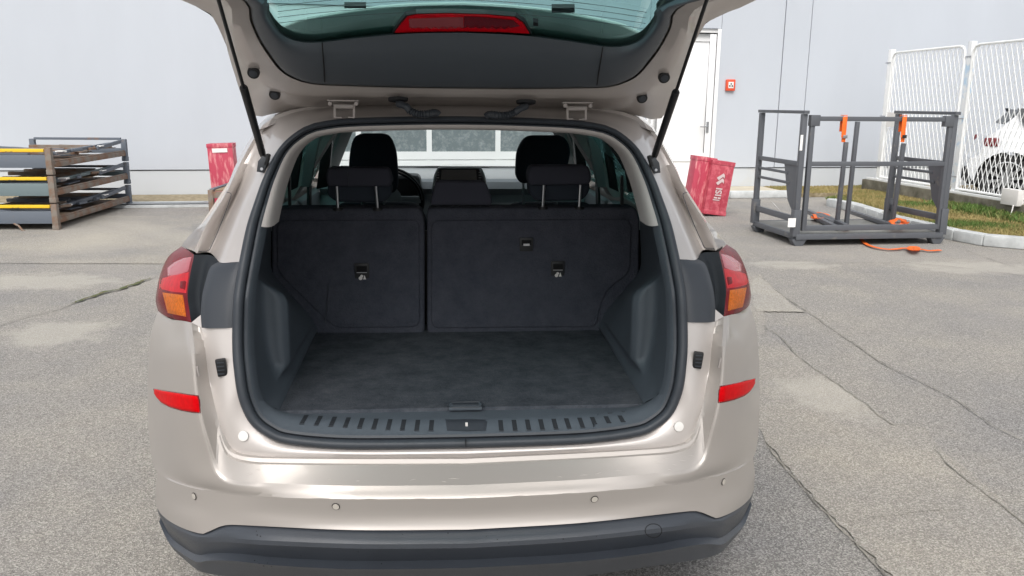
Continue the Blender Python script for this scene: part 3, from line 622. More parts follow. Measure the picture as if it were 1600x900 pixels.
for e, x0, w, z0, h in ((s3, -.92, .42, .16, .10), (s1, -.14, .07, .17, .055), (s1, -.47, .14, .175, .05), (s1, -.88, .16, .215, .02), (s2, -.9, .3, .03, .04)):
    m = MB(); m.box((x0, .0145, z0), (w, .003, h)); m.build('label_sticker', M['paper'], e, smooth=False)
m = MB(); m.tube([(-.52, .02, .08), (-.45, -.02, .06), (-.40, -.05, .01), (-.37, -.06, -.0)], .012, 6); m.build('bent_strap', M['rustysteel'], s1)
# small rusty crate
cr = G(326, 335); ce = empty('small_crate', (cr.x, cr.y, 0), R(3)); tag(ce, 'low rusty steel crate with a wooden top, partly hidden by the car at left', 'crate')
for x, y in ((.04, .04), (.04, 1.2), (1.1, .04), (1.1, 1.2)):
    m = MB(); m.box((x, y, .17), (.07, .07, .34)); m.build('post', M['rustysteel'], ce, bevel=.006)
for y in (.04, 1.2):
    m = MB(); m.box((.57, y, .27), (.99, .05, .09)); m.build('beam', M['rustysteel'], ce, bevel=.004)
for y in (.04, 1.2):
    m = MB(); m.box((.57, y, .06), (.99, .05, .04)); m.build('foot_beam', M['rustysteel'], ce, bevel=.004)
m = MB(); m.box((.04, .62, .33), (.06, 1.08, .04)); m.build('side_beam', M['greysteel'], ce, bevel=.004)
for k in range(8):
    m = MB(); m.box((.14+k*.13, .62, .325), (.115, 1.05, .02)); m.build('plank', M['wood'], ce, bevel=.003)

# ================================================================== CAGE RACK RIGHT
M['rack'] = mat('dark_grey_steel', (0.098, 0.105, 0.118), 0.5, 0.1, col2=(0.17, 0.16, 0.15), vscale=7, mix=(.60, .72), detail=12, bump=.1, bscale=60)
M['rackfloor'] = mat('rack_floor', (0.19, 0.19, 0.175), 0.6, var=.25, vscale=3)
M['orange'] = mat('orange_strap', (0.85, 0.15, 0.015), 0.7, var=.15, vscale=20)
zf = .15
cFL = G(1243, 371, .10); cFR = G(1476, 362, .10); rA = Vector((math.cos(R(8)), math.sin(R(8)), 0)); rB = Vector((-rA.y, rA.x, 0)); RL = 1.80
RW = 1.14
print('rack', RL, RW, math.degrees(math.atan2(rA.y, rA.x)))
rk = empty('steel_rack', (cFL.x, cFL.y, 0), math.atan2(rA.y, rA.x)); tag(rk, 'dark grey steel cage rack with open frames and orange straps, right of the car', 'rack')
def rl(x, y, yloc):     # pixel on plane rack-y = yloc -> (x, z) local
    p = PL(x, y, cFL+rB*yloc, rB); return (p-cFL).dot(rA), p.z
def rx(x, y, xloc):     # pixel on plane rack-x = xloc -> (y, z)
    p = PL(x, y, cFL+rA*xloc, rA); return (p-cFL).dot(rB), p.z
HT = rl(1250, 178, .03)[1]; HG = rl(1370, 186, .03)[1]; HM = rl(1370, 256, .03)[1]
print('rack heights', HT, HG, HM)
def rbar(name, a, b, w=.05, h=None, m_=None, bev=.004):
    mb = MB(); mb.bar(a, b, w, h); return mb.build(name, m_ or M['rack'], rk, bevel=bev)
m = MB(); m.box((RL/2, RW/2, .125), (RL, RW, .012)); m.build('deck', M['rackfloor'], rk, smooth=False)
for y in (0, RW): rbar('edge_beam', (0, y, .105), (RL, y, .105), .04, .06)
for x in (0, RL): rbar('edge_beam', (x, .02, .105), (x, RW-.02, .105), .04, .06)
for x in (.05, RL-.05):
    for y in (.05, RW-.05):
        m = MB(); m.prism([(-.09, .075), (.09, .075), (.045, 0), (-.045, 0)], lambda a, b: Vector((x+a, y-.05, b)), lambda a, b: Vector((x+a, y+.05, b))); m.build('foot', M['rack'], rk, bevel=.004)
for xx in (0.0, RL):       # end portals
    x0 = xx; sg = 1 if xx == 0 else -1; hh = HT
    for y in (.03, RW-.03):
        rbar('post', (x0, y, .13), (x0, y, hh), .058)
        m = MB(); m.box((x0, y, .26), (.085, .085, .30)); m.build('post_socket', M['rack'], rk, bevel=.006)
    rbar('top_bar', (x0, -.03, hh+.02), (x0, RW+.03, hh+.02), .06, .035)
    rbar('rail', (x0, .06, HM), (x0, RW-.06, HM), .04, .05)
    rbar('rail', (x0, .30, HM-.12), (x0, RW-.06, HM-.12), .03, .03); rbar('rail', (x0, .24, HM-.23), (x0, RW-.06, HM-.23), .03, .03)
    rbar('lower_rail', (x0, .06, .30), (x0, RW-.06, .30), .04, .07)
    m = MB(); m.prism([(.058, HM+.02), (.42, HM+.02), (.26, HM-.42), (.10, .36), (.058, .36)], lambda a, b: Vector((x0-.006, a, b)), lambda a, b: Vector((x0+.006, a, b))); m.build('gusset', M['rack'], rk, smooth=False)
# front gate between the portals
g0, g1 = rl(1266, 190, .03)[0], rl(1478, 190, .03)[0]; g0 = .10; g1 = RL-.045
for x in (g0, g1): rbar('gate_post', (x, .03, .17), (x, .03, HG), .05)
rbar('gate_top', (g0-.03, .03, HG), (g1+.03, .03, HG), .05, .05)
for gx in (g0+.02, g1-.03):
    m = MB(); m.box((gx, .028, HG-.02), (.11, .07, .12)); m.build('gate_bracket', M['rack'], rk, bevel=.006)
rbar('gate_rail', (g0, .03, HM), (g1, .03, HM), .045, .05); rbar('gate_rail', (g0, .03, .20), (g1, .03, .20), .045, .06)
# rear uprights (short bars standing at the back)
def upright(px, ptop, pbot, yl, lab=None):
    a = rl(px, ptop, yl); b = rl(pbot[0], pbot[1], yl); rbar('upright', (b[0], yl, max(.13, b[1])), (a[0], yl, a[1]), .045)
yb_ = RW-.1
for (xa, ya), (xb, yb2), yy in (((1340, 190), (1324, 334), .75), ((1322, 222), (1309, 335), .75), ((1412, 224), (1396, 333), .80), ((1403, 195), (1384, 333), .95)):
    a = rl(xa, ya, yy); b = rl(xb, yb2, yy); rbar('upright', (b[0], yy, .13), (a[0], yy, min(a[1], HG-.03)), .045)
# loose bars lying on the deck
for (p, q) in (((1270, 338), (1308, 357)), ((1281, 336), (1322, 354)), ((1325, 330), (1396, 354)), ((1260, 330), (1300, 348))):
    a = G(*p, .16)-cFL; b = G(*q, .16)-cFL; A_ = Vector((a.dot(rA), a.dot(rB), .165)); B_ = Vector((b.dot(rA), b.dot(rB), .165)); rbar('loose_bar', A_, B_, .06, .05)
def strap(pts, w, name, label, wav=0.0, z=None):
    P = cat([Vector(p) for p in pts], 6); A = []; B = []
    for i, p in enumerate(P):
        t = (P[min(i+1, len(P)-1)]-P[max(i-1, 0)]); t.z = 0
        n_ = Vector((-t.y, t.x, 0)).normalized() if t.length > 1e-4 else Vector((1, 0, 0))
        n_ = (n_*math.cos(wav*i)+Vector((0, 0, 1))*math.sin(wav*i)).normalized(); A.append(p-n_*w/2); B.append(p+n_*w/2+Vector((0, 0, .002)))
    m = MB(); m.grid([A, B]); m.grid([[p+Vector((0, 0, .003)) for p in A], [p+Vector((0, 0, .003)) for p in B]])
    o = m.build(name, M['orange']); 
    if label: tag(o, label, 'strap')
    return o
zz = .018
strap([G(1311, 355, .17), G(1322, 357, .165), G(1330, 359, .10), G(1341, 366, .03), G(1350, 379, zz), G(1365, 386, zz), G(1390, 390, zz), G(1415, 388, zz), G(1440, 390, zz), G(1452, 392, zz), G(1470, 391, zz)], .045, 'ratchet_strap', 'long orange strap trailing off the rack onto the asphalt')
for k in range(3): pass
P = [G(1428+10*math.cos(a)*(1-.04*k), 389+3.0*math.sin(a)+random.uniform(-.6, .6), .02+.0022*k) for k, a in enumerate([i*.8 for i in range(18)])]
strap(P, .04, 'strap_knot', 'crumpled orange strap end on the ground before the rack')
for k, (cx, cy) in enumerate([(1404, 347), (1280, 337)]):
    P = [G(cx+(14-.3*i+random.uniform(-4, 4))*math.cos(a), cy+(4.5+random.uniform(-1.5, 1.5))*math.sin(a), .15+.0035*i) for i, a in enumerate([i*.75 for i in range(26 if k == 0 else 14)])]
    strap(P, .04, 'coiled_strap', ['orange strap heaped on the rack deck at the right', 'small loop of orange strap on the rack deck at the left'][k])
for k, (x, y0, y1) in enumerate(((1321, 182, 222), (1414, 182, 222))):
    a = rl(x, y0, 0); b = rl(x-2, y1, 0); st_ = MB()
    e = empty('hanging_strap', cFL+rA*a[0]+Vector((0, 0, a[1]-cFL.z)), rk.rotation_euler.z); tag(e, 'orange strap hung over the rack top bar, %s one' % ('left' if k == 0 else 'right'), 'strap', 'orange straps hung over the rack top bar')
    L_ = a[1]-b[1]
    st_.box((0, -.034+.03, -L_/2), (.045, .006, L_)); st_.box((-.02, -.022+.0, -L_*.42), (.04, .006, L_*.8)); st_.box((0, .03, .012), (.045, .075, .008)); st_.box((0, .062, -L_*.3), (.045, .006, L_*.6))
    st_.build('webbing', M['orange'], e, bevel=.002)
    bb = MB(); bb.box((.004, -.02, -L_*.78), (.05, .03, .035)); bb.build('buckle', M['steel'] if k == 0 else M['black'], e, bevel=.004)
# papers on the rack
p = rl(1234, 347, -.0); m = MB(); m.box((p[0]+.0, -.05, p[1]), (.09, .003, .10)); m.build('paper_tag', M['paper'], rk, smooth=False)
p = rl(1252, 223, -.0); m = MB(); m.box((p[0], -.003, p[1]), (.03, .003, .17)); m.build('paper_label', M['paper'], rk, smooth=False)
m = MB(); yq = rx(1200, 330, 0)
A_ = [Vector((0.02, yq[0]-.1, .40)), Vector((.06, yq[0]-.12, .36)), Vector((.14, yq[0]-.16, .26)), Vector((.20, yq[0]-.19, .17))]
m.grid([[a+Vector((0, .0, 0)) for a in A_], [a+Vector((.03, .13, .02)) for a in A_]]); m.build('paper_sheet', M['paper'], rk)

# ================================================================== THE CAR
car = empty('suv', ORG, PS); tag(car, 'champagne SUV seen from behind with its tailgate open and boot empty', 'car')
NB = [16, 12, 14]      # bottom / corner / side samples
def lerp_rows(a, b, f, dv=0): return [p.lerp(q, f)+Vector((0, dv, 0)) for p, q in zip(a, b)]
# ---- painted flange and bumper top
A_bot = [(729, 697, .12), (600, 699, .12), (520, 698, .122), (447, 690.6, .128)]
A_cor = [(416, 678, .132), (393.5, 660, .136), (380, 635.5, .14), (372, 608.5, .143)]
A_sid = [(367.6, 574.8, .153), (365.4, 550, .164), (365, 512, .180)]
J_bot = [(729, 709, .10), (600, 709.8, .10), (520, 709.6, .102), (447, 709, .106)]
J_cor = [(393.5, 706, .112), (371, 701, .12), (355, 685, .127), (344, 658, .133)]
J_sid = [(335, 624, .152), (326, 584, .178), (321.5, 550, .192), (315, 512, .208)]
K_bot = [(729, 758, .005), (600, 759, .01), (520, 758.5, .02), (425, 755, .04)]
K_cor = [(391, 753, .055), (362, 749.5, .075), (346, 738, .09), (337, 718, .10)]
K_sid = [(326, 685, .098), (317, 653, .103), (310, 617, .112), (306, 575, .124), (304.6, 550, .138), (299, 504, .225)]
rA_ = crow([A_bot, A_cor, A_sid], NB); rJ = crow([J_bot, J_cor, J_sid], NB); rK = crow([K_bot, K_cor, K_sid], NB)
def blend_row(bot, cor, f, dv, ncut):   # bottom+corner measured, side interpolated between J1 and K
    r = crow([bot, cor], NB[:2]); side = lerp_rows(rJ[NB[0]+NB[1]:], rK[NB[0]+NB[1]:], f, dv*.25)
    d = r[-1]-side[0]; n = len(side)
    side = [s+d*max(0, 1-i/9)**2*(1 if i else 1) for i, s in enumerate(side)]
    return r+side[1:]
rG = blend_row([(729, 714.5, .105), (560, 715, .105), (447, 714.5, .108)], [(400, 712, .112), (372, 707, .12), (357, 693, .128), (343, 661, .136)], .08, .012, 0)
rM1 = blend_row([(729, 717, .085), (560, 717.3, .087), (440, 716.5, .09)], [(395, 715, .095), (366, 709, .108), (352, 696, .12), (341.5, 664, .134)], .25, .02, 0)
rM1b = blend_row([(729, 724, .08), (560, 724.4, .082), (440, 723, .085)], [(393, 721, .09), (364, 714, .104), (351, 700, .118), (340.5, 668, .132)], .45, .022, 0)
rM2 = blend_row([(729, 726.5, .065), (560, 727, .067), (435, 726, .07)], [(390, 724.5, .078), (361, 717, .096), (349.5, 703, .112), (339.5, 672, .13)], .55, .018, 0)
rL1 = blend_row([(729, 736, .055), (560, 737, .057), (430, 736, .06)], [(388, 735, .068), (357, 729, .09), (346, 714, .105), (338, 683, .12)], .75, .01, 0)
mb = MB(); mb.grid([full(r) for r in xrows([rA_, lerp_rows(rA_, rJ, .5, -.006), rJ], 3)]); mb.grid([full(rJ), full(rG)])
flange = mb
mb2 = MB(); mb2.grid([full(r) for r in (rG, rM1)]); mb2.grid([full(rM1), full(rM1b)]); mb2.grid([full(rM1b), full(rM2)]); mb2.grid([full(r) for r in [rM2, lerp_rows(rM2, rK, .33, .001), lerp_rows(rM2, rK, .66, .001), rK]])
# ---- bumper cover outer
O_bot = [(729, 779, -.02), (600, 780, -.014), (520, 779.6, -.002), (425, 777, .03)]
O_cor = [(380, 774.5, .06), (335, 769, .11), (301, 762.5, .17), (267.5, 752, .27), (246, 738, .40)]
O_sid = [(237, 715, .48), (232.5, 680, .54), (231, 640, .56), (230.5, 600, .57), (232, 560, .57), (236, 520, .57), (247, 486, .58)]
X1 = crow([[(729, 766, -.005), (600, 767, .001), (520, 766.5, .012), (425, 763, .036)], [(389, 760.5, .047), (352, 756, .075), (333, 743, .092), (323, 720, .106)],
           [(312, 685, .110), (304, 653, .118), (298, 617, .13), (294, 575, .146), (292, 550, .165), (287, 501.5, .26)]], NB)
X2 = crow([[(729, 773, -.0135), (600, 774, -.0075), (520, 773.5, .004), (425, 770.5, .0325)], [(382, 768.5, .053), (338, 763, .10), (305, 752, .15), (285, 730, .19)],
           [(273, 690, .225), (266, 653, .25), (262, 617, .275), (260, 575, .30), (260, 550, .315), (266, 498, .42)]], NB)
rO = crow([O_bot, O_cor, O_sid], NB)
mb2.grid([full(r) for r in xrows([rK, X1, X2, rO], 5)])
def wrap(r, v=.66): return r+[Vector((r[-1].x, r[-1].y+(v-r[-1].y)*k/3, r[-1].z)) for k in (1, 2, 3)]
# side wrap of the quarter
side = rO[NB[0]+NB[1]:]
for s in (1, -1):
    a = side if s == 1 else mir(side); mb2.grid([a, [Vector((p.x, .70, p.z)) for p in a]])
# face below the crease
NF = [20, 26]
rN = crow([O_bot, O_cor], NF)
N2 = crow([[(729, 803, -.008), (600, 804, -.003), (520, 803.5, .008), (425, 799, .038)], [(380, 797, .064), (335, 794, .115), (300, 789, .18), (264, 778, .29), (243, 762, .42)]], NF)
N3 = crow([[(729, 818, -.012), (600, 819, -.006), (520, 818, .006), (425, 813, .036)], [(380, 811, .063), (335, 812, .115), (296, 811, .18), (262, 796, .30), (243.5, 776, .43)]], NF)
P_bot = [(729, 827.5, -.018), (600, 828.5, -.012), (520, 827.3, .0), (425, 822.8, .034)]
P_cor = [(380, 820.6, .062), (357.5, 820, .085), (344, 822.6, .10), (326, 830.5, .125), (315, 834, .14), (290, 827, .20), (267.5, 816, .285), (252, 803.5, .37), (244, 790, .44)]
rP = crow([P_bot, P_cor], NF)
mb2.grid([full(wrap(r)) for r in xrows([rN, N2, N3, rP], 3)])
rPi = [p+Vector((0, .02, -.003)) for p in rP]; mb2.grid([full(wrap(rP)), full(wrap(rPi))])
bumper = mb2.build('rear_bumper', M['paint'], car, ang=13)
from mathutils.bvhtree import BVHTree
def bvh_of(o): return BVHTree.FromPolygons([v.co.copy() for v in o.data.vertices], [tuple(p.vertices) for p in o.data.polygons])
OL = Vector((LAT.dot(Vector((0, 0, CAMH))-ORG), FWD.dot(Vector((0, 0, CAMH))-ORG), CAMH))
def onto(bv, x, y, off=0.0, fallback=.15):
    d = ray(x, y); dl = Vector((LAT.dot(d), FWD.dot(d), d.z)).normalized(); hit = bv.ray_cast(OL, dl)
    if hit[0] is None:
        q = C(x, y, fallback); nh = bv.find_nearest(q)
        return (nh[0], Vector((0, -1, 0))) if nh[0] is not None and (nh[0]-q).length < .4 else (q, Vector((0, -1, 0)))
    n = hit[1]; n = -n if n.dot(dl) > 0 else n
    return hit[0]+n*off, n
BB = bvh_of(bumper)
def patch(bv, top, bot, nx, ny, off, edge=0.0):   # grid between two pixel polylines laid on a surface
    rows = []
    def along(P, t):
        L = [0]
        for a, b in zip(P, P[1:]): L.append(L[-1]+math.hypot(b[0]-a[0], b[1]-a[1]))
        q = t*L[-1]
        for i in range(len(P)-1):
            if q <= L[i+1]+1e-9: f = (q-L[i])/max(1e-9, L[i+1]-L[i]); return (P[i][0]+(P[i+1][0]-P[i][0])*f, P[i][1]+(P[i+1][1]-P[i][1])*f)
        return P[-1]
    for j in range(ny+1):
        r = []
        for i in range(nx+1):
            a = along(top, i/nx); b = along(bot, i/nx); f = j/ny; x, y = a[0]+(b[0]-a[0])*f, a[1]+(b[1]-a[1])*f
            bd = i in (0, nx) or j in (0, ny); r.append(onto(bv, x, y, edge if bd else off)[0])
        rows.append(r)
    return rows
# ---- grey lower cladding
def crw(bot, cor): return wrap(crow([bot, cor], NF))
cP = [p+Vector((0, .012, -.002)) for p in wrap(rP)]
Q1 = crw([(729, 849.5, -.045), (600, 850.5, -.038), (520, 849, -.025), (425, 845, .01)], [(380, 842.5, .042), (350, 840, .08), (320, 839.5, .125), (300, 838, .165), (275, 829, .25), (258, 817, .34), (247, 801, .43)])
Q2 = crw([(729, 856.5, -.046), (600, 857.5, -.039), (520, 856, -.026), (425, 852, .009)], [(380, 849, .042), (350, 847, .08), (320, 846.5, .125), (300, 845, .165), (276, 835, .25), (259, 822, .34), (248, 804, .43)])
R1 = crw([(729, 879, -.025), (600, 881, -.018), (520, 880, -.005), (425, 875, .03)], [(380, 870, .06), (350, 868.5, .09), (326, 869, .125), (306, 871, .16), (284, 859, .25), (264, 842, .34), (249, 812, .43)])
R2 = crw([(729, 885.5, -.042), (600, 887.5, -.035), (520, 886.5, -.022), (425, 881, .015)], [(380, 876, .05), (352, 874, .082), (328, 874, .12), (307, 876, .155), (284, 862, .25), (264, 845, .34), (249.5, 814, .43)])
R3 = crw([(729, 893, -.030), (600, 895, -.024), (520, 894, -.01), (425, 888, .025)], [(380, 883, .055), (352, 881, .088), (329, 880, .125), (308, 880, .16), (285, 865, .25), (264.5, 847, .34), (250, 815, .43)])
S1 = crw([(729, 912, .02), (600, 914, .025), (520, 912, .035), (425, 905, .07)], [(380, 902, .09), (350, 900, .12), (330, 897, .15), (309, 891, .18), (288, 874, .25), (266, 852, .34), (250.5, 817, .43)])
S2 = [p+Vector((0, .25, -.01)) for p in S1]
S2 = [Vector((p.x*.93, p.y, p.z)) for p in S2]
R1 = [p+Vector((0, .014, 0)) for p in R1]; R2 = [p+Vector((0, -.006, 0)) for p in R2]
mb = MB(); mb.grid([full(cP), full(lerp_rows(cP, Q1, .12, -.002))]); mb.grid([full(r) for r in xrows([lerp_rows(cP, Q1, .12, -.002), lerp_rows(cP, Q1, .6, -.004), Q1], 3)]); mb.grid([full(r) for r in xrows([Q1, Q2], 1)]); mb.grid([full(r) for r in xrows([Q2, lerp_rows(Q2, R1, .5), R1], 2)])
mb.grid([full(R1), full(R2)]); mb.grid([full(r) for r in xrows([R2, R3, S1], 2)]); mb.grid([full(S1), full(S2)])
cladding = mb.build('lower_cladding', M['clad'], car, ang=22)
cbv0 = bvh_of(cladding)
# towing cap outline
cbv = bvh_of(cladding)
ring = [onto(cbv, 1021+13*math.cos(a), 829+10.5*math.sin(a), .0004)[0] for a in [2*math.pi*k/28 for k in range(29)]]; m = MB(); m.tube(ring, .0010, 5, False); m.build('tow_eye_cap', M['gap'], car)

random.seed(5)
m = MB()
for x, y, l in [(1020, 722, 16), (1034, 716, 12), (1050, 726, 9), (1060, 719, 14), (1075, 712, 10), (1042, 733, 8), (930, 741, 10), (905, 743, 14), (870, 744, 9), (700, 748, 18), (690, 752, 8), (640, 751, 10), (556, 752, 7), (512, 750, 6), (960, 736, 12), (985, 731, 8), (385, 742, 9), (400, 735, 7)]:
    a = onto(BB, x, y, .0006)[0]; b = onto(BB, x+l, y+random.uniform(-2.5, 2.5)-l*.04, .0006)[0]; m.tube([a, a.lerp(b, .5)+Vector((0, 0, .0004)), b], [.0001, .0006, .0001], 4)
m.build('scratches', mat('scratch_grey', (.60, .57, .54), .5), bumper)
m = MB()
for x, y in [(401, 830), (402, 836), (407, 838), (629, 835), (700, 833), (760, 838), (777, 843), (795, 849), (560, 862), (596, 881), (932, 838), (470, 868), (880, 842), (398, 876), (405, 881), (412, 884), (418, 880), (424, 885)]:
    a, n_ = onto(cbv0, x, y, .0004); m.disc(a, n_, random.uniform(.0008, .0018), .0008, 6)
m.build('stone_marks', M['gap'], cladding)

# ---- upper body ring (D pillar, roof lip)
NU = [14, 12]
U0 = crow([[(283, 385, .75), (295, 369, .76), (318, 346, .77), (331, 328, .78), (354, 293, .79), (364, 267, .80), (382, 231, .80), (395, 211, .80), (405, 194, .80)], [(430, 172, .84), (480, 155, .90), (560, 145, .94), (719, 141, .96)]], NU, False)
U1 = crow([[(304, 393, .40), (315, 366, .44), (327, 344, .47), (354, 301, .53), (372, 262, .57), (389, 230, .60), (400, 211, .62), (410, 196, .63)], [(436, 178, .64), (480, 167, .645), (560, 161, .65), (719, 159, .66)]], NU, False)
U1b = crow([[(308, 396, .40), (321, 366, .45), (334, 343, .485), (361, 299, .545), (379, 260, .585), (394, 232, .61), (404, 214, .625), (415, 199, .63)], [(440, 182, .635), (484, 171, .64), (562, 165, .64), (719, 163, .645)]], NU, False)
U2 = crow([[(320, 400, .41), (337, 366, .47), (348, 340, .505), (368, 302, .55), (386, 262, .56), (399, 238, .57), (409, 219, .575), (424, 203, .57)], [(448, 187, .565), (490, 176, .565), (565, 170, .57), (719, 168, .575)]], NU, False)
U3 = crow([[(344, 409, .30), (356, 375, .34), (368, 345, .375), (384, 308, .412), (398, 275, .46), (409, 250, .485), (421, 225, .50), (440, 207, .505)], [(468, 191, .51), (510, 181.5, .52), (570, 177.5, .52), (719, 175, .53)]], NU, False)
U4 = crow([[(375.5, 409, .235), (387, 354, .29), (400, 313, .335), (415.4, 272, .375), (440, 227.5, .425), (475, 199, .45)], [(505, 190, .46), (550, 185, .47), (650, 182.3, .478), (719, 182, .48)]], NU, False)
for i in range(len(U2)):
    k_ = max(0, 1-i/17); U2[i] = U2[i]+Vector((0, .055*k_, 0)); U3[i] = U3[i]+Vector((0, -.006*k_, 0))
for r in (U0, U1, U1b, U2, U3, U4): r[-1].x = 0
def two(mbx, rows): mbx.grid(rows); mbx.grid([mir(r) for r in rows])
shell = MB()
shell.v, shell.f, shell.mi = flange.v, flange.f, flange.mi
two(shell, xrows([U0, lerp_rows(U0, U1, .6, 0), U1], 3)); two(shell, [U1, U1b]); two(shell, xrows([U1b, U2, U3, lerp_rows(U3, U4, .6, -.004), U4], 4))
# little painted triangle between lamp pocket and bumper
tri_ = [C(299, 504, .225), C(313.6, 492, .222), C(315, 512, .208)]; two(shell, [[tri_[0], tri_[0]], [tri_[1], tri_[2]]])
shello = shell.build('body_shell', M['paint_in'], car, ang=40)
# seam line on the pillar
m = MB()
sm = crow([[(307, 392, .425), (326, 391, .405), (333, 380, .405), (346, 350, .44), (358, 318, .48), (362, 303, .50), (355, 300, .528)]], [40], False)
sm = [p+Vector((0, -.007, .0)) for p in sm]; m.tube(sm, .0009, 5); m.tube(mir(sm), .0011, 5); m.build('pillar_seam', M['rubber'], car)
# ---- black lamp pockets
T0 = crow([[(303, 398, .37), (302, 405, .36), (298, 424, .335), (293, 458, .30), (295, 480, .28), (299, 504, .235)]], [14], False)
T1 = crow([[(294, 391, .46), (284, 406, .44), (275, 430, .41), (269, 462, .375), (271, 485, .345), (277, 500, .33)]], [14], False)
T2 = crow([[(286, 386.5, .58), (270, 397, .57), (258, 420, .54), (250, 450, .50), (249, 472, .47), (257, 493, .45)]], [14], False)
T3 = crow([[(283.5, 385, .72), (263, 401, .70), (250, 430, .66), (244, 460, .62), (243.5, 473, .60), (247, 486, .585)]], [14], False)
E1 = crow([[(342, 409, .31), (329, 417, .285), (321, 440, .26), (315.5, 465, .240), (313.6, 494, .222), (315, 511, .210)]], [14], False)
E0 = lerp_rows(T0, E1, .5, .045)
AS = crow([[(375.5, 409, .235), (370, 440, .215), (366.5, 467, .200), (365.2, 490, .188), (365, 511, .180)]], [14], False)
for s in (1, -1):
    f = (lambda r: r) if s == 1 else mir
    m = MB(); m.grid([f(r) for r in xrows([T0, E0, lerp_rows(E0, E1, .8, .006), E1], 4)]); m.build('lamp_recess', M['pocket'], car, ang=40); m = MB(); m.grid([f(r) for r in xrows([E1, lerp_rows(E1, AS, .25, -.012), lerp_rows(E1, AS, .75, -.010), AS], 4)]); m.build('lamp_pocket', M['trimblk'], car, ang=30)
    L0 = xrows([T0, T1, T2, T3], 6)
    m = MB(); m.grid([f(r) for r in L0]); tl = m.build('tail_light', M['lensred'], car, ang=50)
    if s == 1: TB = bvh_of(tl); m_ = MB()
    for top, bot, nx, ny, off, name, mt in (
        ([(254, 457), (286, 461)], [(262, 489), (291, 495)], 10, 8, .0015, 'indicator_lens', M['amber']),
        ([(250, 436), (270, 430), (295.5, 425)], [(249, 451), (270, 456), (291, 458)], 10, 5, .0012, 'brake_lens', M['lensbright']),
        ([(262, 418), (274, 409), (288, 403), (299.5, 401.5)], [(262, 431), (275, 430), (286, 427), (294, 424)], 12, 6, .0016, 'lens_highlight', M['lensglint']),  # painted highlight, not a separate lens section
        ([(281, 438), (293, 436)], [(280, 452), (290, 455)], 4, 4, .002, 'bulb_window', M['lensred'])):
        rr = patch(TB, top, bot, nx, ny, off, .0003); rr = [f(r) for r in rr]; mm = MB(); mm.grid(rr); mm.build(name, mt, tl, ang=60)
# ---- reflectors
for s in (1, -1):
    rr = patch(BB, [(240, 607.5), (262, 611), (290, 615.5), (310.5, 618.5)], [(241, 612), (246, 622), (252, 629), (264, 635.5), (283, 641), (300, 644), (313, 645)], 22, 8, .004, -.001)
    if s == -1: rr = [mir(r) for r in rr]
    m = MB(); m.grid(rr); rf_ = m.build('reflector', M['reflred'], car, ang=60)
    rim = rr[0]+[r[-1] for r in rr[1:]]+rr[-1][::-1][1:]+[r[0] for r in rr[::-1]][1:]; m = MB(); m.tube([p+Vector((0, -.001, 0)) for p in rim], .0018, 5, False); m.build('reflector_edge', M['lensdark'], rf_)
# ---- parking sensors, plugs, slots
for px, py in ((304, 775), (525, 791)):
  for s in (1, -1):
    c, nrm = onto(BB, px, py, .001); c.x *= s; nrm = Vector((nrm.x*s, nrm.y, nrm.z))
    m = MB(); m.disc(c, nrm, .0085, .004, 20); so_ = m.build('parking_sensor', M['sensor'], car, ang=30)
    m = MB(); x_ = nrm.cross(Vector((0, 0, 1))).normalized(); y_ = nrm.cross(x_); m.tube([c+(x_*math.cos(a)+y_*math.sin(a))*.0095+nrm*.0005 for a in [2*math.pi*k/20 for k in range(21)]], .0009, 5, False); m.build('ring', M['gap'], so_)
shb = bvh_of(shello)
for s in (1, -1):
    c, nrm = onto(BB, 308.5, 580, .001); c.x *= s; m = MB(); m.box(c, (.007, .008, .028), rot=Matrix.Rotation(R(-8*s), 3, 'Y')); m.build('rubber_stop', M['hinge'], car, bevel=.002)
    c, nrm = onto(shb, 381, 681, .002, .112); c.x *= s; nrm.x *= s; m = MB(); m.disc(c, nrm, .0135, .008, 24); m.build('buffer_plug', M['white'], car, bevel=.002)
    c, nrm = onto(shb, 347, 573, .0, .145); c.x *= s; c.y -= .005; m = MB(); m.box(c, (.026, .016, .046), rot=Matrix.Rotation(R(14*s), 3, 'Z') @ Matrix.Rotation(R(-6*s), 3, 'Y')); vn = m.build('air_vent', M['black'], car, bevel=.004)
    m = MB()
    for k in range(4): m.box(c+Vector((0, -.0085, -.015+k*.010)), (.017, .004, .0025), rot=Matrix.Rotation(R(14*s), 3, 'Z'))
    m.build('vent_slats', M['rubber'], vn, smooth=False)

# ---- weather seal ring
NS = 28
ringL = crow([A_bot, A_cor, A_sid, [(366.5, 467, .195), (370, 440, .215), (375.5, 409, .235)], [(387, 354, .29), (400, 313, .335), (415.4, 272, .375), (440, 227.5, .425), (475, 199, .45)], [(505, 190, .46), (550, 185, .47), (650, 182.3, .478), (719, 182, .48)]], [14, 14, 8, 8, 24, 14], 2)
ring = full(ringL)[:-1]     # closed: last point (top centre) duplicates the first mirrored
def offs(rg, n_, dv, nz=None):
    out = []; N_ = len(rg)
    for i, p in enumerate(rg):
        a = rg[(i-2) % N_]; b = rg[(i+2) % N_]; t = Vector((b.x-a.x, 0, b.z-a.z)).normalized(); nr = Vector((t.z, 0, -t.x))
        cc = Vector((0, 0, 1.05))-p; cc.y = 0
        if nr.dot(cc) < 0: nr = -nr
        top = max(0, min(1, (p.z-1.2)/.25)); nn = n_*(1-.38*top)
        out.append(p+nr*nn+Vector((0, dv, 0)))
    return out
seal = MB(); seal.grid([offs(ring, a, b) for a, b in ((-.002, .004), (-.001, -.012), (.006, -.020), (.015, -.022), (.022, -.017), (.025, -.006), (.026, .002))], closed=True)
seal.build('weather_seal', M['rubber'], car, ang=60)
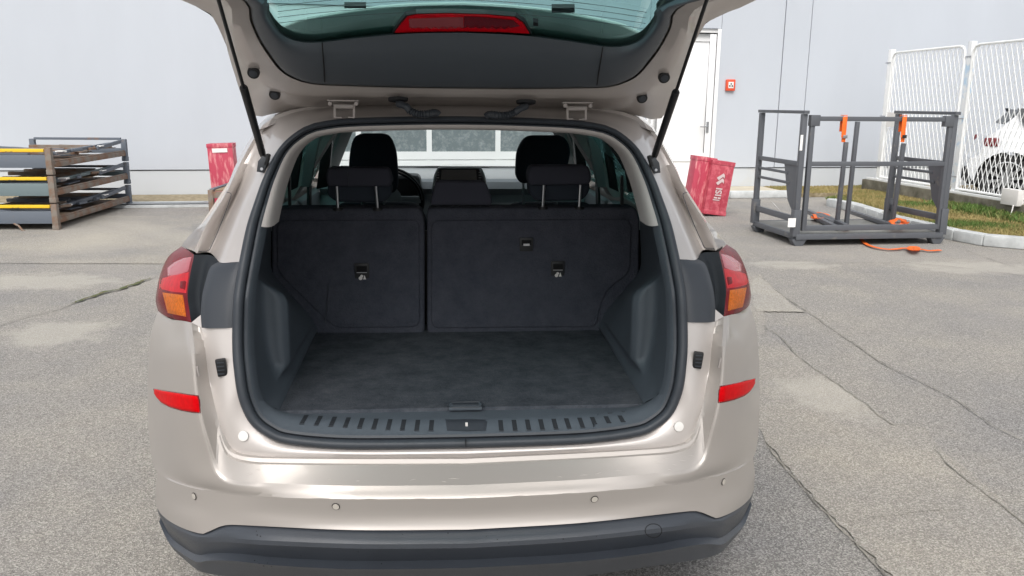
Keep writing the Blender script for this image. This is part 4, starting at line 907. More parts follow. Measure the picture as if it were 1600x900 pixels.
tr = [offs(ring, a, b) for a, b in ((.026, .002), (.027, -.008), (.031, -.011), (.037, -.008), (.041, .0), (.044, .012), (.046, .03))]
m = MB(); m.grid(tr[:4], closed=True); m.build('seal_lip', M['rubber'], car, ang=60)
nR = len(ring); up = [i for i in range(nR) if ring[i].z > C(409, 347, .28).z+.0]; lowi = [i for i in range(nR) if i not in set(up)]
# contiguous runs
def run(idx):
    idx = sorted(idx); br = [k for k in range(1, len(idx)) if idx[k] != idx[k-1]+1]
    return idx[br[0]:]+idx[:br[0]] if br else idx
ru, rl_ = run(up), run(lowi)
ru = [ (ru[0]-1) % nR]+ru+[(ru[-1]+1) % nR]
trU = [offs(ring, a, b) for a, b in ((.037, -.008), (.045, -.008), (.053, -.002), (.059, .012), (.062, .04), (.060, .12))]
m = MB(); m.grid([[r[i] for i in rl_] for r in tr[3:]]); m.build('opening_trim', M['plast'], car, ang=60)
m = MB(); m.grid([[r[i] for i in ru] for r in trU]); m.build('headliner_edge', M['headliner'], car, ang=60)
m = MB(); bc = C(729, 688, .11); m.box((0, bc.y-.015, bc.z), (.0015, .014, .018)); m.build('seal_joint', M['gap'], car, smooth=False)

# ---- load compartment
ZF = .73; fl_ = CZ(437, 641, ZF); fr_ = CZ(497, 520, ZF); vF = fl_.y
hwn = -fl_.x; hwf = -fr_.x+.01
vBack = 1.02
m = MB(); n = 24
ft = [[Vector((-hw+2*hw*i/n, v, ZF-.0)) for i in range(n+1)] for v, hw in ((vF-.005, hwn), (.4, hwn+(hwf-hwn)*.25), (.6, hwn+(hwf-hwn)*.5), (vBack+.1, hwf))]
m.grid(ft); m.grid([ft[0], [p+Vector((0, -.004, -.010)) for p in ft[0]]]); m.build('load_floor', M['carpet'], car)
# sill trim
zS0 = ZF-.004
def sill(x, y, v): return C(x, y, v)
ringin = offs(ring, .040, -.002); bot = [p for p in ringin if p.z < .80]
bot = sorted(bot, key=lambda p: p.x)
bs = resamp(bot, 60); fs_ = [Vector((-hwn+2*hwn*i/60, vF-.006, ZF-.009)) for i in range(61)]
ms_ = [b.lerp(f, .35)+Vector((0, 0, .010)) for b, f in zip(bs, fs_)]; ms2 = [b.lerp(f, .8)+Vector((0, 0, .004)) for b, f in zip(bs, fs_)]
srows = xrows([bs, ms_, ms2, fs_], 3)
m = MB(); m.grid(srows); sillo = m.build('sill_trim', M['plast'], car, ang=60)
# ribs in the sill
SB_ = bvh_of(sillo)
for px in [475, 497.5, 520, 542, 564, 586, 608, 630, 652, 674, 782.6, 804, 825, 846, 867, 887, 908, 928, 950, 972]:
    k = (px-729)/250; yb0 = 674-5*abs(k)**2*2.2; yt0 = 657-4*abs(k)**2*2
    A0 = []; B0 = []
    for f_ in (0, .25, .5, .75, 1):
        x = px+5*k*(-1)*(f_-.5)*-1.0*-1; x = px-6*k*(f_-.5)*-1; y = yb0+(yt0-yb0)*f_
        x = px+(-8*k)*(f_-.5)
        A0.append(onto(SB_, x-3.6, y, .0008, .17)[0]); B0.append(onto(SB_, x+3.6, y, .0008, .17)[0])
    m = MB(); m.grid([A0, B0]); m.grid([[p+Vector((0, 0, -.003)) for p in A0], [p+Vector((0, 0, -.003)) for p in B0]]); rb_ = m.build('rib', M['gap2'], car, smooth=False)
    m = MB(); m.bar(A0[0]+Vector((0, -.001, .0005)), B0[0]+Vector((0, -.001, .0005)), .003, .002); m.build('rib_end', M['clad'], rb_, smooth=False)
rr = patch(SB_, [(696, 655.5), (729, 655), (762, 655.5)], [(699, 677), (729, 678.5), (759, 677)], 14, 6, .004, .0002)
m = MB(); m.grid(rr); lc = m.build('latch_cover', M['trimblk'], car, ang=60)
a = onto(SB_, 729, 665, .012)[0]; b = onto(SB_, 729, 679, .013)[0]
m = MB(); m.bar(a, b, .0068, .006); m.build('striker', M['white'], lc, bevel=.0015)
h0 = CZ(727, 636, ZF)
m = MB(); m.box((h0.x, h0.y, ZF+.002), (.092, .040, .010)); fh = m.build('floor_handle', M['plast'], car, bevel=.010 if False else .004)
m = MB(); m.box((h0.x, h0.y+.002, ZF+.008), (.072, .020, .003)); m.build('handle_grip', M['rubber'], fh, bevel=.001)
m = MB(); ol = [(math.copysign(1, math.cos(a))*.034+.014*math.cos(a), .020*math.sin(a)) for a in [2*math.pi*k/32 for k in range(33)]]
m.tube([Vector((h0.x+p_[0], h0.y+p_[1], ZF+.007)) for p_ in ol], .0018, 5, False); m.build('handle_rim', M['rubber'], fh)
def vs_(z): return 1.0+(z-ZF)*.27
def ptz(x, y):
    v = 1.05
    for _ in range(4): p = C(x, y, v); v = vs_(p.z)
    return (p.x, p.z)
# side trims
def strim(s):
    ns = [10, 18, 8]
    near = crow([[(412, 340, .31), (404, 380, .29), (399, 410, .265)], [(394, 450, .235), (391, 490, .215), (391, 530, .20), (394, 570, .19), (402, 605, .185)], [(414, 628, .19), (437, 641, vF)]], ns, False)
    near[-1] = Vector((-hwn, vF-.003, ZF-.003))
    def fz(x, y, dv=.012): u_, z_ = ptz(x, y); return (u_, vs_(z_)+dv, z_)
    far = crow([[fz(424, 335), fz(422.5, 380), fz(423, 418)], [fz(430, 434), fz(452, 458), fz(474, 481), fz(488, 498)], [fz(494, 510), fz(497, 519)]], ns, False, local=True)
    far[-1] = Vector((-hwf, vBack+.01, ZF-.003))
    nn = len(near); rows = []
    def sst(a, b, x): x = max(0, min(1, (x-a)/(b-a))); return x*x*(3-2*x)
    fs0 = (0, .07, .15, .21, .25, .29, .40, .6, .8, 1)
    for f in fs0:
        r = []
        for i in range(nn):
            t = i/(nn-1); a = near[i]; b = far[i]; lin = a.lerp(b, f); lin.x += -.03*math.exp(-((t-.15)/.2)**2)*math.sin(math.pi*f)
            w = sst(.30, .46, t)*(1-sst(.80, .88, t))
            # box-like wheel-arch moulding: run forward, turn inward, run forward to the seat
            uo = a.x-.006; ui = -.508-.012*sst(.46, .30, t)-.05*(1-sst(.30, .50, t))
            if f <= .15: u = a.x+(uo-a.x)*f/.15; v = a.y+(.40-a.y)*(f/.15)
            elif f <= .29: q = (f-.15)/.14; u = uo+(ui-uo)*(math.sin(q*math.pi/2)**.9); v = .40+.05*(1-math.cos(q*math.pi/2))
            else: q = (f-.29)/.71; u = ui+(b.x-ui)*q; v = .45+(b.y-.45)*q
            z = a.z+(b.z-a.z)*sst(0, 1, f); bx = Vector((u, v, z))
            r.append(lin.lerp(bx, w))
        rows.append(r if s == 1 else mir(r))
    m = MB(); m.grid(xrows(rows, 3)); st_ = m.build('side_trim', M['plast'], car, ang=60)
    c = C(401, 392, .28); c.x *= s; m = MB(); m.box(c+Vector((s*.006, .0, 0)), (.012, .012, .014)); m.build('trim_clip', M['gap'], st_, bevel=.002)
    # hook
    if s == -1:
        h = C(947, 535, .93); m = MB(); m.tube([h+Vector((.0, 0, .02)), h+Vector((-.008, -.01, .01)), h+Vector((.004, -.01, 0)), h+Vector((.006, -.01, -.018)), h+Vector((-.004, -.01, -.022))], .003, 6); m.build('luggage_hook', M['chrome'], st_)
for s in (1, -1): strim(s)
# added black panels closing holes and light leaks between trims and outer shell
m = MB(); 
for s in (-1, 1):
    m.box((s*.83, .9, .75), (.02, .5, .6))
m.box((0, 1.6, .40), (1.6, 2.4, .05)); m.build('underfloor', M['black'], car, smooth=False)
for q in (((0, 1.17, .82), (1.7, .01, .52)), ((-.74, .78, .88), (.01, .76, .40)), ((.74, .78, .88), (.01, .76, .40))):
    m = MB(); m.box(*q); m.build('leak_backing', M['black'], car, smooth=False)
m = MB(); m.box((0, 1.6, .36), (1.6, 2.4, .02)); m.build('floor_pan', M['black'], car, smooth=False)

# ---- rear seat backs
def rounded(pts, r=.03, n=4):
    out = []; N_ = len(pts)
    for i, p in enumerate(pts):
        p = Vector(p); a = (Vector(pts[i-1])-p); b = (Vector(pts[(i+1) % N_])-p); rr = min(r, a.length*.45, b.length*.45); a.normalize(); b.normalize()
        for k in range(n+1):
            t = k/n; q = (p+a*rr)*(1-t)**2+p*2*t*(1-t)+(p+b*rr)*t*t; out.append((q.x, q.y))
    return out
def bl(name, outline, vf, thick, mt, parent, r=.03, bev=.03, bseg=4, bulge=0):
    ol = rounded([(x, z) for x, z in outline], r); m = MB(); m.prism(ol, lambda a, b: Vector((a, vf(b), b)), lambda a, b: Vector((a, vf(b)+thick, b)))
    bm = bmesh.new(); bv = [bm.verts.new(p) for p in m.v]
    for f in m.f: bm.faces.new([bv[i] for i in f])
    bmesh.ops.recalc_face_normals(bm, faces=bm.faces)
    big = sorted(bm.faces, key=lambda f: len(f.verts))[-2:]; es = set(e for f in big for e in f.edges)
    bmesh.ops.bevel(bm, geom=list(es), offset=bev, segments=bseg, affect='EDGES', profile=.5)
    bmesh.ops.triangulate(bm, faces=[f for f in bm.faces if len(f.verts) > 4])
    me = bpy.data.meshes.new(name); bm.to_mesh(me); bm.free(); me.shade_smooth(); me.set_sharp_from_angle(angle=R(50)); return obj(name, me, mt, parent)
left_o = [ptz(*p) for p in ((430, 326), (657, 325), (663.5, 345), (663.5, 524), (440, 522), (430, 480), (424, 432), (424, 400), (424, 340))]
right_o = [ptz(*p) for p in ((667, 325), (994, 324), (1000, 340), (999, 425), (1000, 455), (998, 480), (996, 521), (667, 524))]
sb1 = bl('rear_seat_back', left_o, lambda z: vs_(z)-.0, .12, M['seatcarpet'], car, r=.025, bev=.012)
sb2 = bl('rear_seat_back', right_o, lambda z: vs_(z)-.0, .12, M['seatcarpet'], car, r=.025, bev=.012)
sb1['label'] = 'narrower left rear seat back'; sb2['label'] = 'wider right rear seat back'
pl = [ptz(*p) for p in ((433, 344), (649, 343), (655, 350), (656, 510), (524, 512), (480, 470), (434, 424))]
pr_ = [ptz(*p) for p in ((674, 344), (980, 342), (986, 352), (984, 425), (948, 452), (936, 480), (932, 510), (674, 512))]
bl('back_panel', pl, lambda z: vs_(z)-.008, .02, M['seatcarpet'], sb1, r=.03, bev=.005, bseg=3)
bl('back_panel', pr_, lambda z: vs_(z)-.008, .02, M['seatcarpet'], sb2, r=.03, bev=.005, bseg=3)
m = MB(); q = ptz(513, 445); q2 = ptz(509, 503); m.bar((q[0], vs_(q[1])-.0095, q[1]), (q2[0], vs_(q2[1])-.0095, q2[1]), .0035, .002); m.build('scuff_mark', M['clad'], sb1, smooth=False)
for px, py, w, h, icon, par in ((566, 426, 22, 31, 1, sb1), (871, 422, 21, 30, 1, sb2), (822, 384, 21, 27, 0, sb2)):
    u, z = ptz(px, py); v = vs_(z)-.009; w *= .00238; h *= .0024
    m = MB(); m.box((u, v, z), (w, .008, h)); lt = m.build('tether_cover', M['black'], par, bevel=.003)
    m = MB(); m.box((u, v-.0045, z+h*.22), (w*.72, .003, h*.28)); m.build('recess', M['gap'], lt, bevel=.001)
    m = MB(); m.box((u, v-.0055, z+h*.04), (w*.7, .002, .0018)); m.build('ledge', M['steel'] if icon else M['rubber'], lt, smooth=False)
    if icon:
        m = MB(); m.disc((u-w*.10, v-.0052, z-h*.24), (0, 1, 0), w*.13, .002, 12); m.disc((u-w*.02, v-.0052, z-h*.14), (0, 1, 0), w*.10, .002, 10)
        m.bar((u-w*.2, v-.0052, z-h*.24), (u+w*.1, v-.0052, z-h*.12), .0035, .002); m.add([(u+w*.08, v-.0055, z-h*.30), (u+w*.28, v-.0055, z-h*.30), (u+w*.18, v-.0055, z-h*.08)], [(0, 1, 2)])
        m.box((u, v-.0052, z-h*.42), (w*.62, .002, .0025)); m.build('child_seat_symbol', M['white'], lt, smooth=False)
    else:
        m = MB(); m.box((u, v-.006, z+h*.1), (w*.45, .003, h*.12)); m.build('release_symbol', M['steel'], lt, smooth=False)

# ---- headrests
def blob(name, outline_px, v, thick, mt, par, r=.03, bev=.03):
    ol = [(C(x, y, v).x, C(x, y, v).z) for x, y in outline_px]; return bl(name, ol, lambda z: v, thick, mt, par, r=r, bev=bev, bseg=5)
h1 = blob('headrest', ((511, 262), (608, 263), (613, 285), (608, 292), (511, 292), (508, 275)), 1.12, .10, M['fabric'], car, .02, .012)
blob('headrest_lower', ((512, 285), (611, 285), (612, 305), (600, 317), (524, 316), (510, 305)), 1.16, .10, M['fabricb'], h1, .02, .015)
h2 = blob('headrest', ((829, 259), (920, 259), (925, 275), (922, 289), (827, 290), (824, 275)), 1.12, .10, M['fabric'], car, .02, .012)
blob('headrest_lower', ((826, 284), (923, 284), (921, 302), (910, 314), (838, 315), (827, 303)), 1.16, .10, M['fabricb'], h2, .02, .015)
h3 = blob('headrest', ((681, 283), (759, 284), (769, 312), (768, 321), (673, 321), (673, 311)), 1.11, .08, M['fabric'], car, .014, .010)
for par, xs_ in ((h1, ((526, 291, 528, 326), (587, 291, 590, 326))), (h2, ((850, 289, 848, 324), (907, 289, 905, 324)))):
    for x0, y0, x1, y1 in xs_:
        a = C(x0, y0, 1.13); b = C(x1, y1, 1.13); m = MB(); m.tube([a, b], .0055, 8); m.build('stalk', M['steel'], par)
        m = MB(); m.tube([b+Vector((0, 0, -.006)), b+Vector((0, 0, .003))], .020, 12); m.build('stalk_collar', M['black'], par)
m = MB(); a = C(543, 268, 1.117); b = C(545, 291, 1.117); m.tube([a, b], .0012, 5); m.build('stitch', M['rubber'], h1)
# front seats with integral headrest shape
def frontseat(hx, s_lab):
    f = empty('front_seat'); f.parent = car
    return f
fs1 = blob('front_seat', ((528, 318), (650, 318), (668, 345), (672, 420), (508, 420), (512, 345)), 2.28, .12, M['fabricb'], car, .06, .03)
fs2 = blob('front_seat', ((800, 318), (925, 318), (940, 345), (944, 420), (780, 420), (786, 345)), 2.28, .12, M['fabricb'], car, .06, .03)
blob('front_headrest', ((553, 209), (608, 209), (619, 236), (622, 285), (618, 302), (548, 302), (544, 280), (545, 240)), 2.22, .09, M['fabricb'], fs1, .05, .02)
blob('front_headrest', ((822, 212), (882, 212), (893, 232), (888, 262), (868, 286), (813, 287), (806, 275), (808, 235)), 2.22, .09, M['fabricb'], fs2, .04, .02)
for par, xs_ in ((fs1, (566, 600)), (fs2, (818, 870))):
    for x in xs_: m = MB(); m.tube([C(x, 282, 2.26), C(x, 325, 2.26)], .006, 8); m.build('stalk', M['steel'], par)
for s in (1, -1):
    for pts, v, mt, nm in ((((480, 214), (500, 211), (484, 292), (470, 292)), 2.05, M['pillar_g'], 'pillar_trim'), (((462, 222), (474, 216), (463, 294), (450, 300)), 1.95, M['black'], 'window_frame'),
                       (((441, 240), (446, 236), (436, 300), (430, 300)), 1.45, M['black'], 'window_frame'), (((505, 212), (520, 210), (512, 292), (494, 296)), 2.5, M['black'], 'belt_pillar')):
        ol = [(C(x, y, v).x*s, C(x, y, v).z) for x, y in pts]; m = MB(); m.prism(ol, lambda a, b: Vector((a, v, b)), lambda a, b: Vector((a, v+.05, b))); m.build(nm, mt, car, bevel=.004)
# ---- dashboard, wheel, screen
zd = 1.115
vd0, vd1 = 2.98, 3.72
zd = C(720, 281, vd0).z
vd1 = None
for k in range(40):
    v = 3.0+k*.05
    if C(720, 263, v).z <= zd+.012: vd1 = v; break
vd1 = min(vd1 or 3.7, 3.9)
print('dash', zd, vd1)
m = MB(); prof_ = [(vd1+.04, zd-.02), (vd1, zd+.012), ((vd0+vd1)/2, zd+.008), (vd0+.05, zd+.002), (vd0, zd-.012), (vd0-.03, zd-.05), (vd0+.02, zd-.09), (vd0-.04, zd-.20), (vd0, zd-.5)]
rows = [[Vector((-.78+1.56*i/20, v-(.0 if abs(-.78+1.56*i/20) < .5 else .0), z)) for i in range(21)] for v, z in prof_]
m.grid(rows[:4]); dt = m.build('dashboard', M['dashtop'], car); m = MB(); m.grid(rows[3:]); m.build('dashboard_face', M['dash'], dt)
m = MB(); a = C(640, 262.8, vd1+.0); m.bar((-.75, vd1, zd+.018), (.75, vd1, zd+.018), .02, .012); m.build('windscreen_seal', M['black'], car, smooth=False)
vsn = 2.86
scr = blob('display_screen', ((683, 262), (750, 262), (757, 275), (760, 300), (674, 300), (678, 275)), vsn, .06, M['dash'], car, .02, .008)
def flat(name, pts, v, t, mt, par): ol = [(C(x, y, v).x, C(x, y, v).z) for x, y in pts]; m = MB(); m.prism(ol, lambda a, b: Vector((a, v, b)), lambda a, b: Vector((a, v+t, b))); return m.build(name, mt, par, smooth=False)
flat('screen_bezel', ((686, 264), (748, 264), (754, 278), (756, 297), (679, 297), (681, 278)), vsn-.006, .004, M['black'], scr)
flat('screen_glass', ((690, 265.5), (744, 265.5), (746, 297), (688, 297)), vsn-.010, .003, M['screen'], scr)
for k in range(4):
    for x in (684, 750): flat('button', ((x-2, 269+k*4), (x+2, 269+k*4), (x+2, 270.3+k*4), (x-2, 270.3+k*4)), vsn-.009, .002, M['steel'], scr)
m = MB(); e_ = [C(x, y, vsn-.004) for x, y in ((678, 290), (679, 276), (684, 264.5), (690, 262), (718, 261.5), (746, 262), (752, 264.5), (757, 276), (759, 290))]; m.tube(cat(e_, 4), .0055, 6); m.build('screen_rim', M['paleedge'], scr)  # pale colour stands in for the bright reflection of a chrome rim
# steering wheel
wc = C(606, 312, 2.62); sw = MB(); rr_ = .186; tl_ = R(24)
P = [wc+Vector((rr_*math.cos(a), -rr_*math.sin(a)*math.sin(-tl_)*-1, rr_*math.sin(a)*math.cos(tl_))) for a in [2*math.pi*k/40 for k in range(41)]]
sw.tube(P, .016, 8, False); swo = sw.build('steering_wheel', M['black'], car)
m = MB(); m.disc(wc, (0, -1, math.tan(tl_)*.4), .075, .05, 24); m.bar(wc, wc+Vector((.18, 0, 0)), .03, .035); m.bar(wc, wc+Vector((-.18, 0, 0)), .03, .035); m.bar(wc, wc+Vector((0, -.05, -.17)), .03, .035); m.build('hub', M['dash'], swo)
m = MB(); m.tube([P[i]+Vector((-.012 if 0 else 0, -.014, 0)) for i in range(0, 11)], .004, 5); m.build('rim_trim', M['steel'], swo)
m = MB(); bnn = C(622, 262, 2.9); m.box((bnn.x-.04, 2.9, bnn.z-.10), (.34, .2, .13)); m.build('instrument_binnacle', M['black'], car, bevel=.04, bseg=3)

# ---- outer body: sides, roof, glass
def ub(z): return .955 if z < .62 else (.955-(z-.62)*.165 if z < 1.1 else .876)
zb = 1.09
def archv(cv, r=.40, z=.345): return [(cv+r*math.cos(a), z+r*math.sin(a)) for a in [R(q) for q in range(180, -1, -12)]]
def sidepoly(): return [(.58, .50), (.60, .36)]+archv(1.0, .375)[:]+[(1.45, .26), (3.15, .26)]+archv(3.62, .375)+[(4.1, .34), (4.32, .50), (4.34, .72), (4.1, .92), (3.7, 1.03), (3.3, zb), (.75, zb), (.64, 1.0), (.58, .80)]
for s in (1, -1):
    bm = bmesh.new(); vsx = [bm.verts.new((s*-(ub(z)-(.06*max(0, v-3.6) if v > 3.6 else 0)), v, z)) for v, z in sidepoly()]
    f = bm.faces.new(vsx); ex = bmesh.ops.extrude_face_region(bm, geom=[f]); bmesh.ops.translate(bm, vec=(s*.03, 0, 0), verts=[g_ for g_ in ex['geom'] if isinstance(g_, bmesh.types.BMVert)])
    bmesh.ops.triangulate(bm, faces=bm.faces); bmesh.ops.recalc_face_normals(bm, faces=bm.faces)
    me = bpy.data.meshes.new('side_panel'); bm.to_mesh(me); bm.free(); me.shade_smooth(); me.set_sharp_from_angle(angle=R(30)); so_ = obj('side_panel', me, M['paint'], car)
    for v in (1.42, 2.32, 3.28): m = MB(); m.bar((-s*(ub(.8)+.001), v, .33), (-s*(ub(zb)+.001), v, zb), .003, .006); m.build('door_gap', M['gap'], so_, smooth=False)
    for v in (1.62, 2.52): m = MB(); m.bar((-s*(ub(.9)+.03), v, .93), (-s*(ub(.9)+.03), v+.2, .93), .02, .025); m.build('door_handle', M['paint'], so_, bevel=.006)
    # pillars (outer paint, inner trim)
    ur, zr = .60, 1.50
    def pil(v0, v1, w0, w1, mt, din=0.0, th=.035, name='pillar'):
        m = MB(); ia, ib = ub(zb)-din, ur-din
        q = [(ia, v0, zb), (ia, v1, zb), (ib, w1, zr), (ib, w0, zr)]; q2 = [(x-th, y, z) for x, y, z in q]
        m.add([(-s*x, y, z) for x, y, z in q+q2], [(0, 1, 2, 3), (4, 5, 6, 7), (0, 1, 5, 4), (1, 2, 6, 5), (2, 3, 7, 6), (3, 0, 4, 7)]); return m.build(name, mt, car, smooth=False)
    for a in ((.74, 1.02, .80, 1.25), (1.36, 1.46, 1.40, 1.48), (2.26, 2.38, 2.22, 2.34)):
        pil(*a, M['paint'])
    pil(.70, .98, .62, 1.22, M['headliner'], .04, .03, 'pillar_trim'); pil(1.38, 1.44, 1.42, 1.46, M['black'], .04, .02, 'pillar_trim'); pil(2.22, 2.40, 2.2, 2.34, M['headliner'], .04, .04, 'pillar_trim')
    for a in ((1.02, 1.36, 1.25, 1.40), (1.46, 2.26, 1.48, 2.22), (2.38, 3.35, 2.34, 2.85)):
        pil(*a, M['winglass'], .012, .004, 'side_window')
    # A pillar
    m = MB(); m.bar((-s*.86, 3.55, zb-.03), (-s*.60, 2.80, 1.50), .07, .06); m.build('front_pillar', M['paint'], car, bevel=.01)
    m = MB(); m.bar((-s*.81, 3.50, zb-.03), (-s*.56, 2.78, 1.49), .07, .05); m.build('front_pillar_trim', M['headliner'], car, bevel=.01)
    # door cards
    m = MB(); m.box((-s*.81, 1.85, .82), (.06, .86, .50)); dc = m.build('rear_door_card', M['dash'], car, bevel=.02); m = MB(); m.box((-s*.81, 2.82, .80), (.06, .9, .50)); m.build('front_door_card', M['dash'], car, bevel=.02)
    m = MB(); m.box((-s*.775, 1.55, 1.0), (.02, .12, .03)); m.build('door_pull', M['chrome'], dc, bevel=.004)
    # seat belt
    m = MB(); q = C(452, 275, 1.25) if s == 1 else C(452, 275, 1.25); a_ = Vector((q.x, 1.25, q.z)); b_ = C(453, 327, 1.2); b_ = Vector((b_.x, 1.2, b_.z))
    if s == -1: a_.x *= -1; b_.x *= -1
    m.bar(a_, b_, .010, .035); m.build('seat_belt', M['black'], car, smooth=False)
    q = C(484, 250, 2.2); q2 = C(483, 327, 2.15); m = MB(); 
    a_ = Vector((s*q.x, q.y, q.z)); b_ = Vector((s*q2.x, q2.y, q2.z)); m.bar(a_, b_, .012, .045); m.build('seat_belt', M['black'], car, smooth=False)
    # mirror
    m = MB(); m.box((-s*1.02, 3.05, 1.10), (.20, .10, .14)); mo = m.build('door_mirror', M['paint'], car, bevel=.03, bseg=3); m = MB(); m.box((-s*1.02, 2.997, 1.10), (.165, .006, .11)); m.build('mirror_glass', M['chrome'], mo, bevel=.002)
    for cv in (1.0, 3.62): wheel(car, (-s*.80, cv, .345), (-s, 0, 0), .345, .225)
    m = MB(); 
    for cv in (1.0, 3.62):
        m.tube([(-s*.55, cv, .36), (-s*.90, cv, .36)], .37, 32, True)
    m.build('wheel_arch', M['garch'], car)
# roof
def rz(u, v): return 1.60-.10*(abs(u)/.62)**2.6-.012*(v-1.6)**2*(1 if v > 1.6 else .6)
def roofrow(v, dz=0, w=.62): return [Vector((-w+2*w*i/24, v, rz(-w+2*w*i/24, v)+dz)) for i in range(25)]
m = MB(); m.grid([roofrow(v) for v in (.93, 1.1, 1.4, 1.8, 2.2, 2.5, 2.75)]); m.build('roof', M['paint'], car, ang=60)
m = MB(); m.grid([roofrow(v, -.035, .60) for v in (.60, .9, 1.2, 1.6, 2.0, 2.4, 2.78)]); m.build('headliner', M['headliner'], car, ang=60)
# windscreen, bonnet, front
m = MB(); wsA = [Vector((-.58+1.16*i/12, 2.76-.0*abs(i-6), rz(-.58+1.16*i/12, 2.76)-.01)) for i in range(13)]; wsB = [Vector((-.76+1.52*i/12, vd1+.05-.008*(i-6)**2, zd-.0)) for i in range(13)]
m.grid(xrows([wsA, lerp_rows(wsA, wsB, .5, .03), wsB], 4)); m.build('windscreen', M['windscreen'], car, ang=60)
m = MB(); hw = lambda v: .80-.12*max(0, v-3.9)
bon = [[Vector((-hw(v)+2*hw(v)*i/16, v, z-.05*(abs(i-8)/8)**2)) for i in range(17)] for v, z in ((vd1+.04, min(1.02, zd-.05)), (3.95, .99), (4.15, .93), (4.3, .80), (4.36, .60), (4.34, .42), (4.2, .28))]
m.grid(xrows(bon, 2)); m.build('bonnet', M['paint'], car, ang=50)

# ---- tailgate
AL = R(20); TH0 = Vector((0, .50, 1.565)); TD = Vector((0, -math.cos(AL), math.sin(AL))); TN = Vector((0, -math.sin(AL), -math.cos(AL)))  # TN: towards the ground/viewer
def T(x, y, off=0.0):      # pixel -> tailgate plane, off = height of relief towards the viewer
    d = ray(x, y); dl = Vector((LAT.dot(d), FWD.dot(d), d.z)); o = Vector((0, 0, CAMH))-ORG; ol = Vector((LAT.dot(o), FWD.dot(o), CAMH))
    p0 = TH0+TN*off; t = (p0-ol).dot(TN)/dl.dot(TN); return ol+dl*t
def trow(pts, ns, off):
    P = [T(x, y, off if len(q) == 0 else q[0]) for x, y, *q in pts]; P[0].x = 0; return resamp(cat(P, 8), ns)
def ext(P, extra):        # continue a row up beyond the picture along the tailgate
    return P+extra
NT = 44
def hrow(pts, off, tail):   # pts from the centre outwards/up to y~0; tail: local (u, s) points beyond
    P = [T(x, y, off) for x, y in pts]; P[0].x = 0
    P += [TH0+TD*s_+TN*off+Vector((u, 0, 0)) for u, s_ in tail]; return resamp(cat(P, 8), NT)
# (u,s) of reference points
ref = T(303, 0, 0); print('gate edge at top of frame', ref, 's', (ref-TH0).dot(TD), 'glass', T(415, 0), (T(415, 0)-TH0).dot(TD), 'bottom', T(720, 50), (T(720, 50)-TH0).dot(TD))
uE = ref.x
H_glass = hrow([(722, 49), (640, 50), (560, 57), (500, 64), (470, 63), (447, 55), (432, 42), (421, 22), (415, 0)], .0, [(-.49, .72), (-.52, .95)])
H_g1 = hrow([(722, 51), (640, 52.5), (560, 59.5), (500, 66.5), (468, 65.5), (444, 57), (429, 43), (417, 23), (411, 0)], .012, [(-.50, .72), (-.53, .96)])
H_t1 = hrow([(722, 90), (640, 91), (560, 94), (500, 93), (470, 87), (446, 74), (430, 58), (417, 38), (408, 20), (399, 0)], .028, [(-.53, .72), (-.56, .98)])
H_t2 = hrow([(722, 130), (620, 129), (540, 127), (492, 124.5), (466, 116.5), (445, 104.5), (424, 79), (410, 57), (398, 30), (387, 0)], .022, [(-.55, .72), (-.58, 1.0)])
H_t3 = hrow([(722, 137), (620, 135.5), (540, 133), (490, 130.5), (462, 122), (441, 109), (420, 81.5), (406, 59), (394, 31), (383, 0)], .004, [(-.56, .72), (-.59, 1.01)])
H_p0 = hrow([(722, 138.5), (620, 137), (540, 134.5), (489, 132), (460, 124), (438, 111), (416, 83), (402, 60), (390, 31.5), (379, 0)], .002, [(-.565, .72), (-.595, 1.01)])
H_p1 = hrow([(722, 150), (620, 150), (520, 149), (470, 146), (430, 136), (398, 114), (378, 82), (364, 40), (352, 0)], .010, [(-.60, .72), (-.62, 1.03)])
H_p2 = hrow([(722, 157), (620, 157), (520, 157), (462, 157), (420, 152), (388, 140), (368, 110), (352, 62), (340, 0)], -.012, [(-.62, .72), (-.64, 1.04)])
H_p3 = hrow([(722, 168), (620, 167), (520, 166), (462, 168), (420, 172), (394, 172), (377, 145), (362, 100), (345, 30)], -.020, [(-.665, .62), (-.67, 1.05)])
H_p4 = hrow([(722, 173), (620, 171.5), (520, 170.5), (462, 172.5), (425, 178), (402, 183), (389, 176), (372, 134), (353, 70)], -.022, [(uE-.005, .56), (-.685, 1.06)])
def gp(name, rows, mt, par=None, cr=None, n=3, ang=40):
    m = MB(); m.grid([full(r) for r in xrows(rows, n)]); return m.build(name, mt, par or car, ang=ang)
m = MB(); m.grid([full(r) for r in xrows([H_p0, H_p1], 2)]); m.grid([full(r) for r in xrows([H_p1, H_p2, H_p3, H_p4], 3)])
# edge roll and outer skin
def moff(r, n_, s_, k=1.0): return [Vector((p.x*k, p.y, p.z))+TN*n_-TD*s_ for p in r]
H_o1 = moff(H_p4, -.020, .006, 1.008); H_o2 = moff(H_p4, -.042, .0, 1.0); H_o3 = moff(H_g1, -.022, 0)
m.grid([full(r) for r in xrows([H_p4, H_o1, H_o2], 3)]); m.grid([full(r) for r in xrows([H_o2, lerp_rows(H_o2, H_o3, .5), H_o3], 2)])
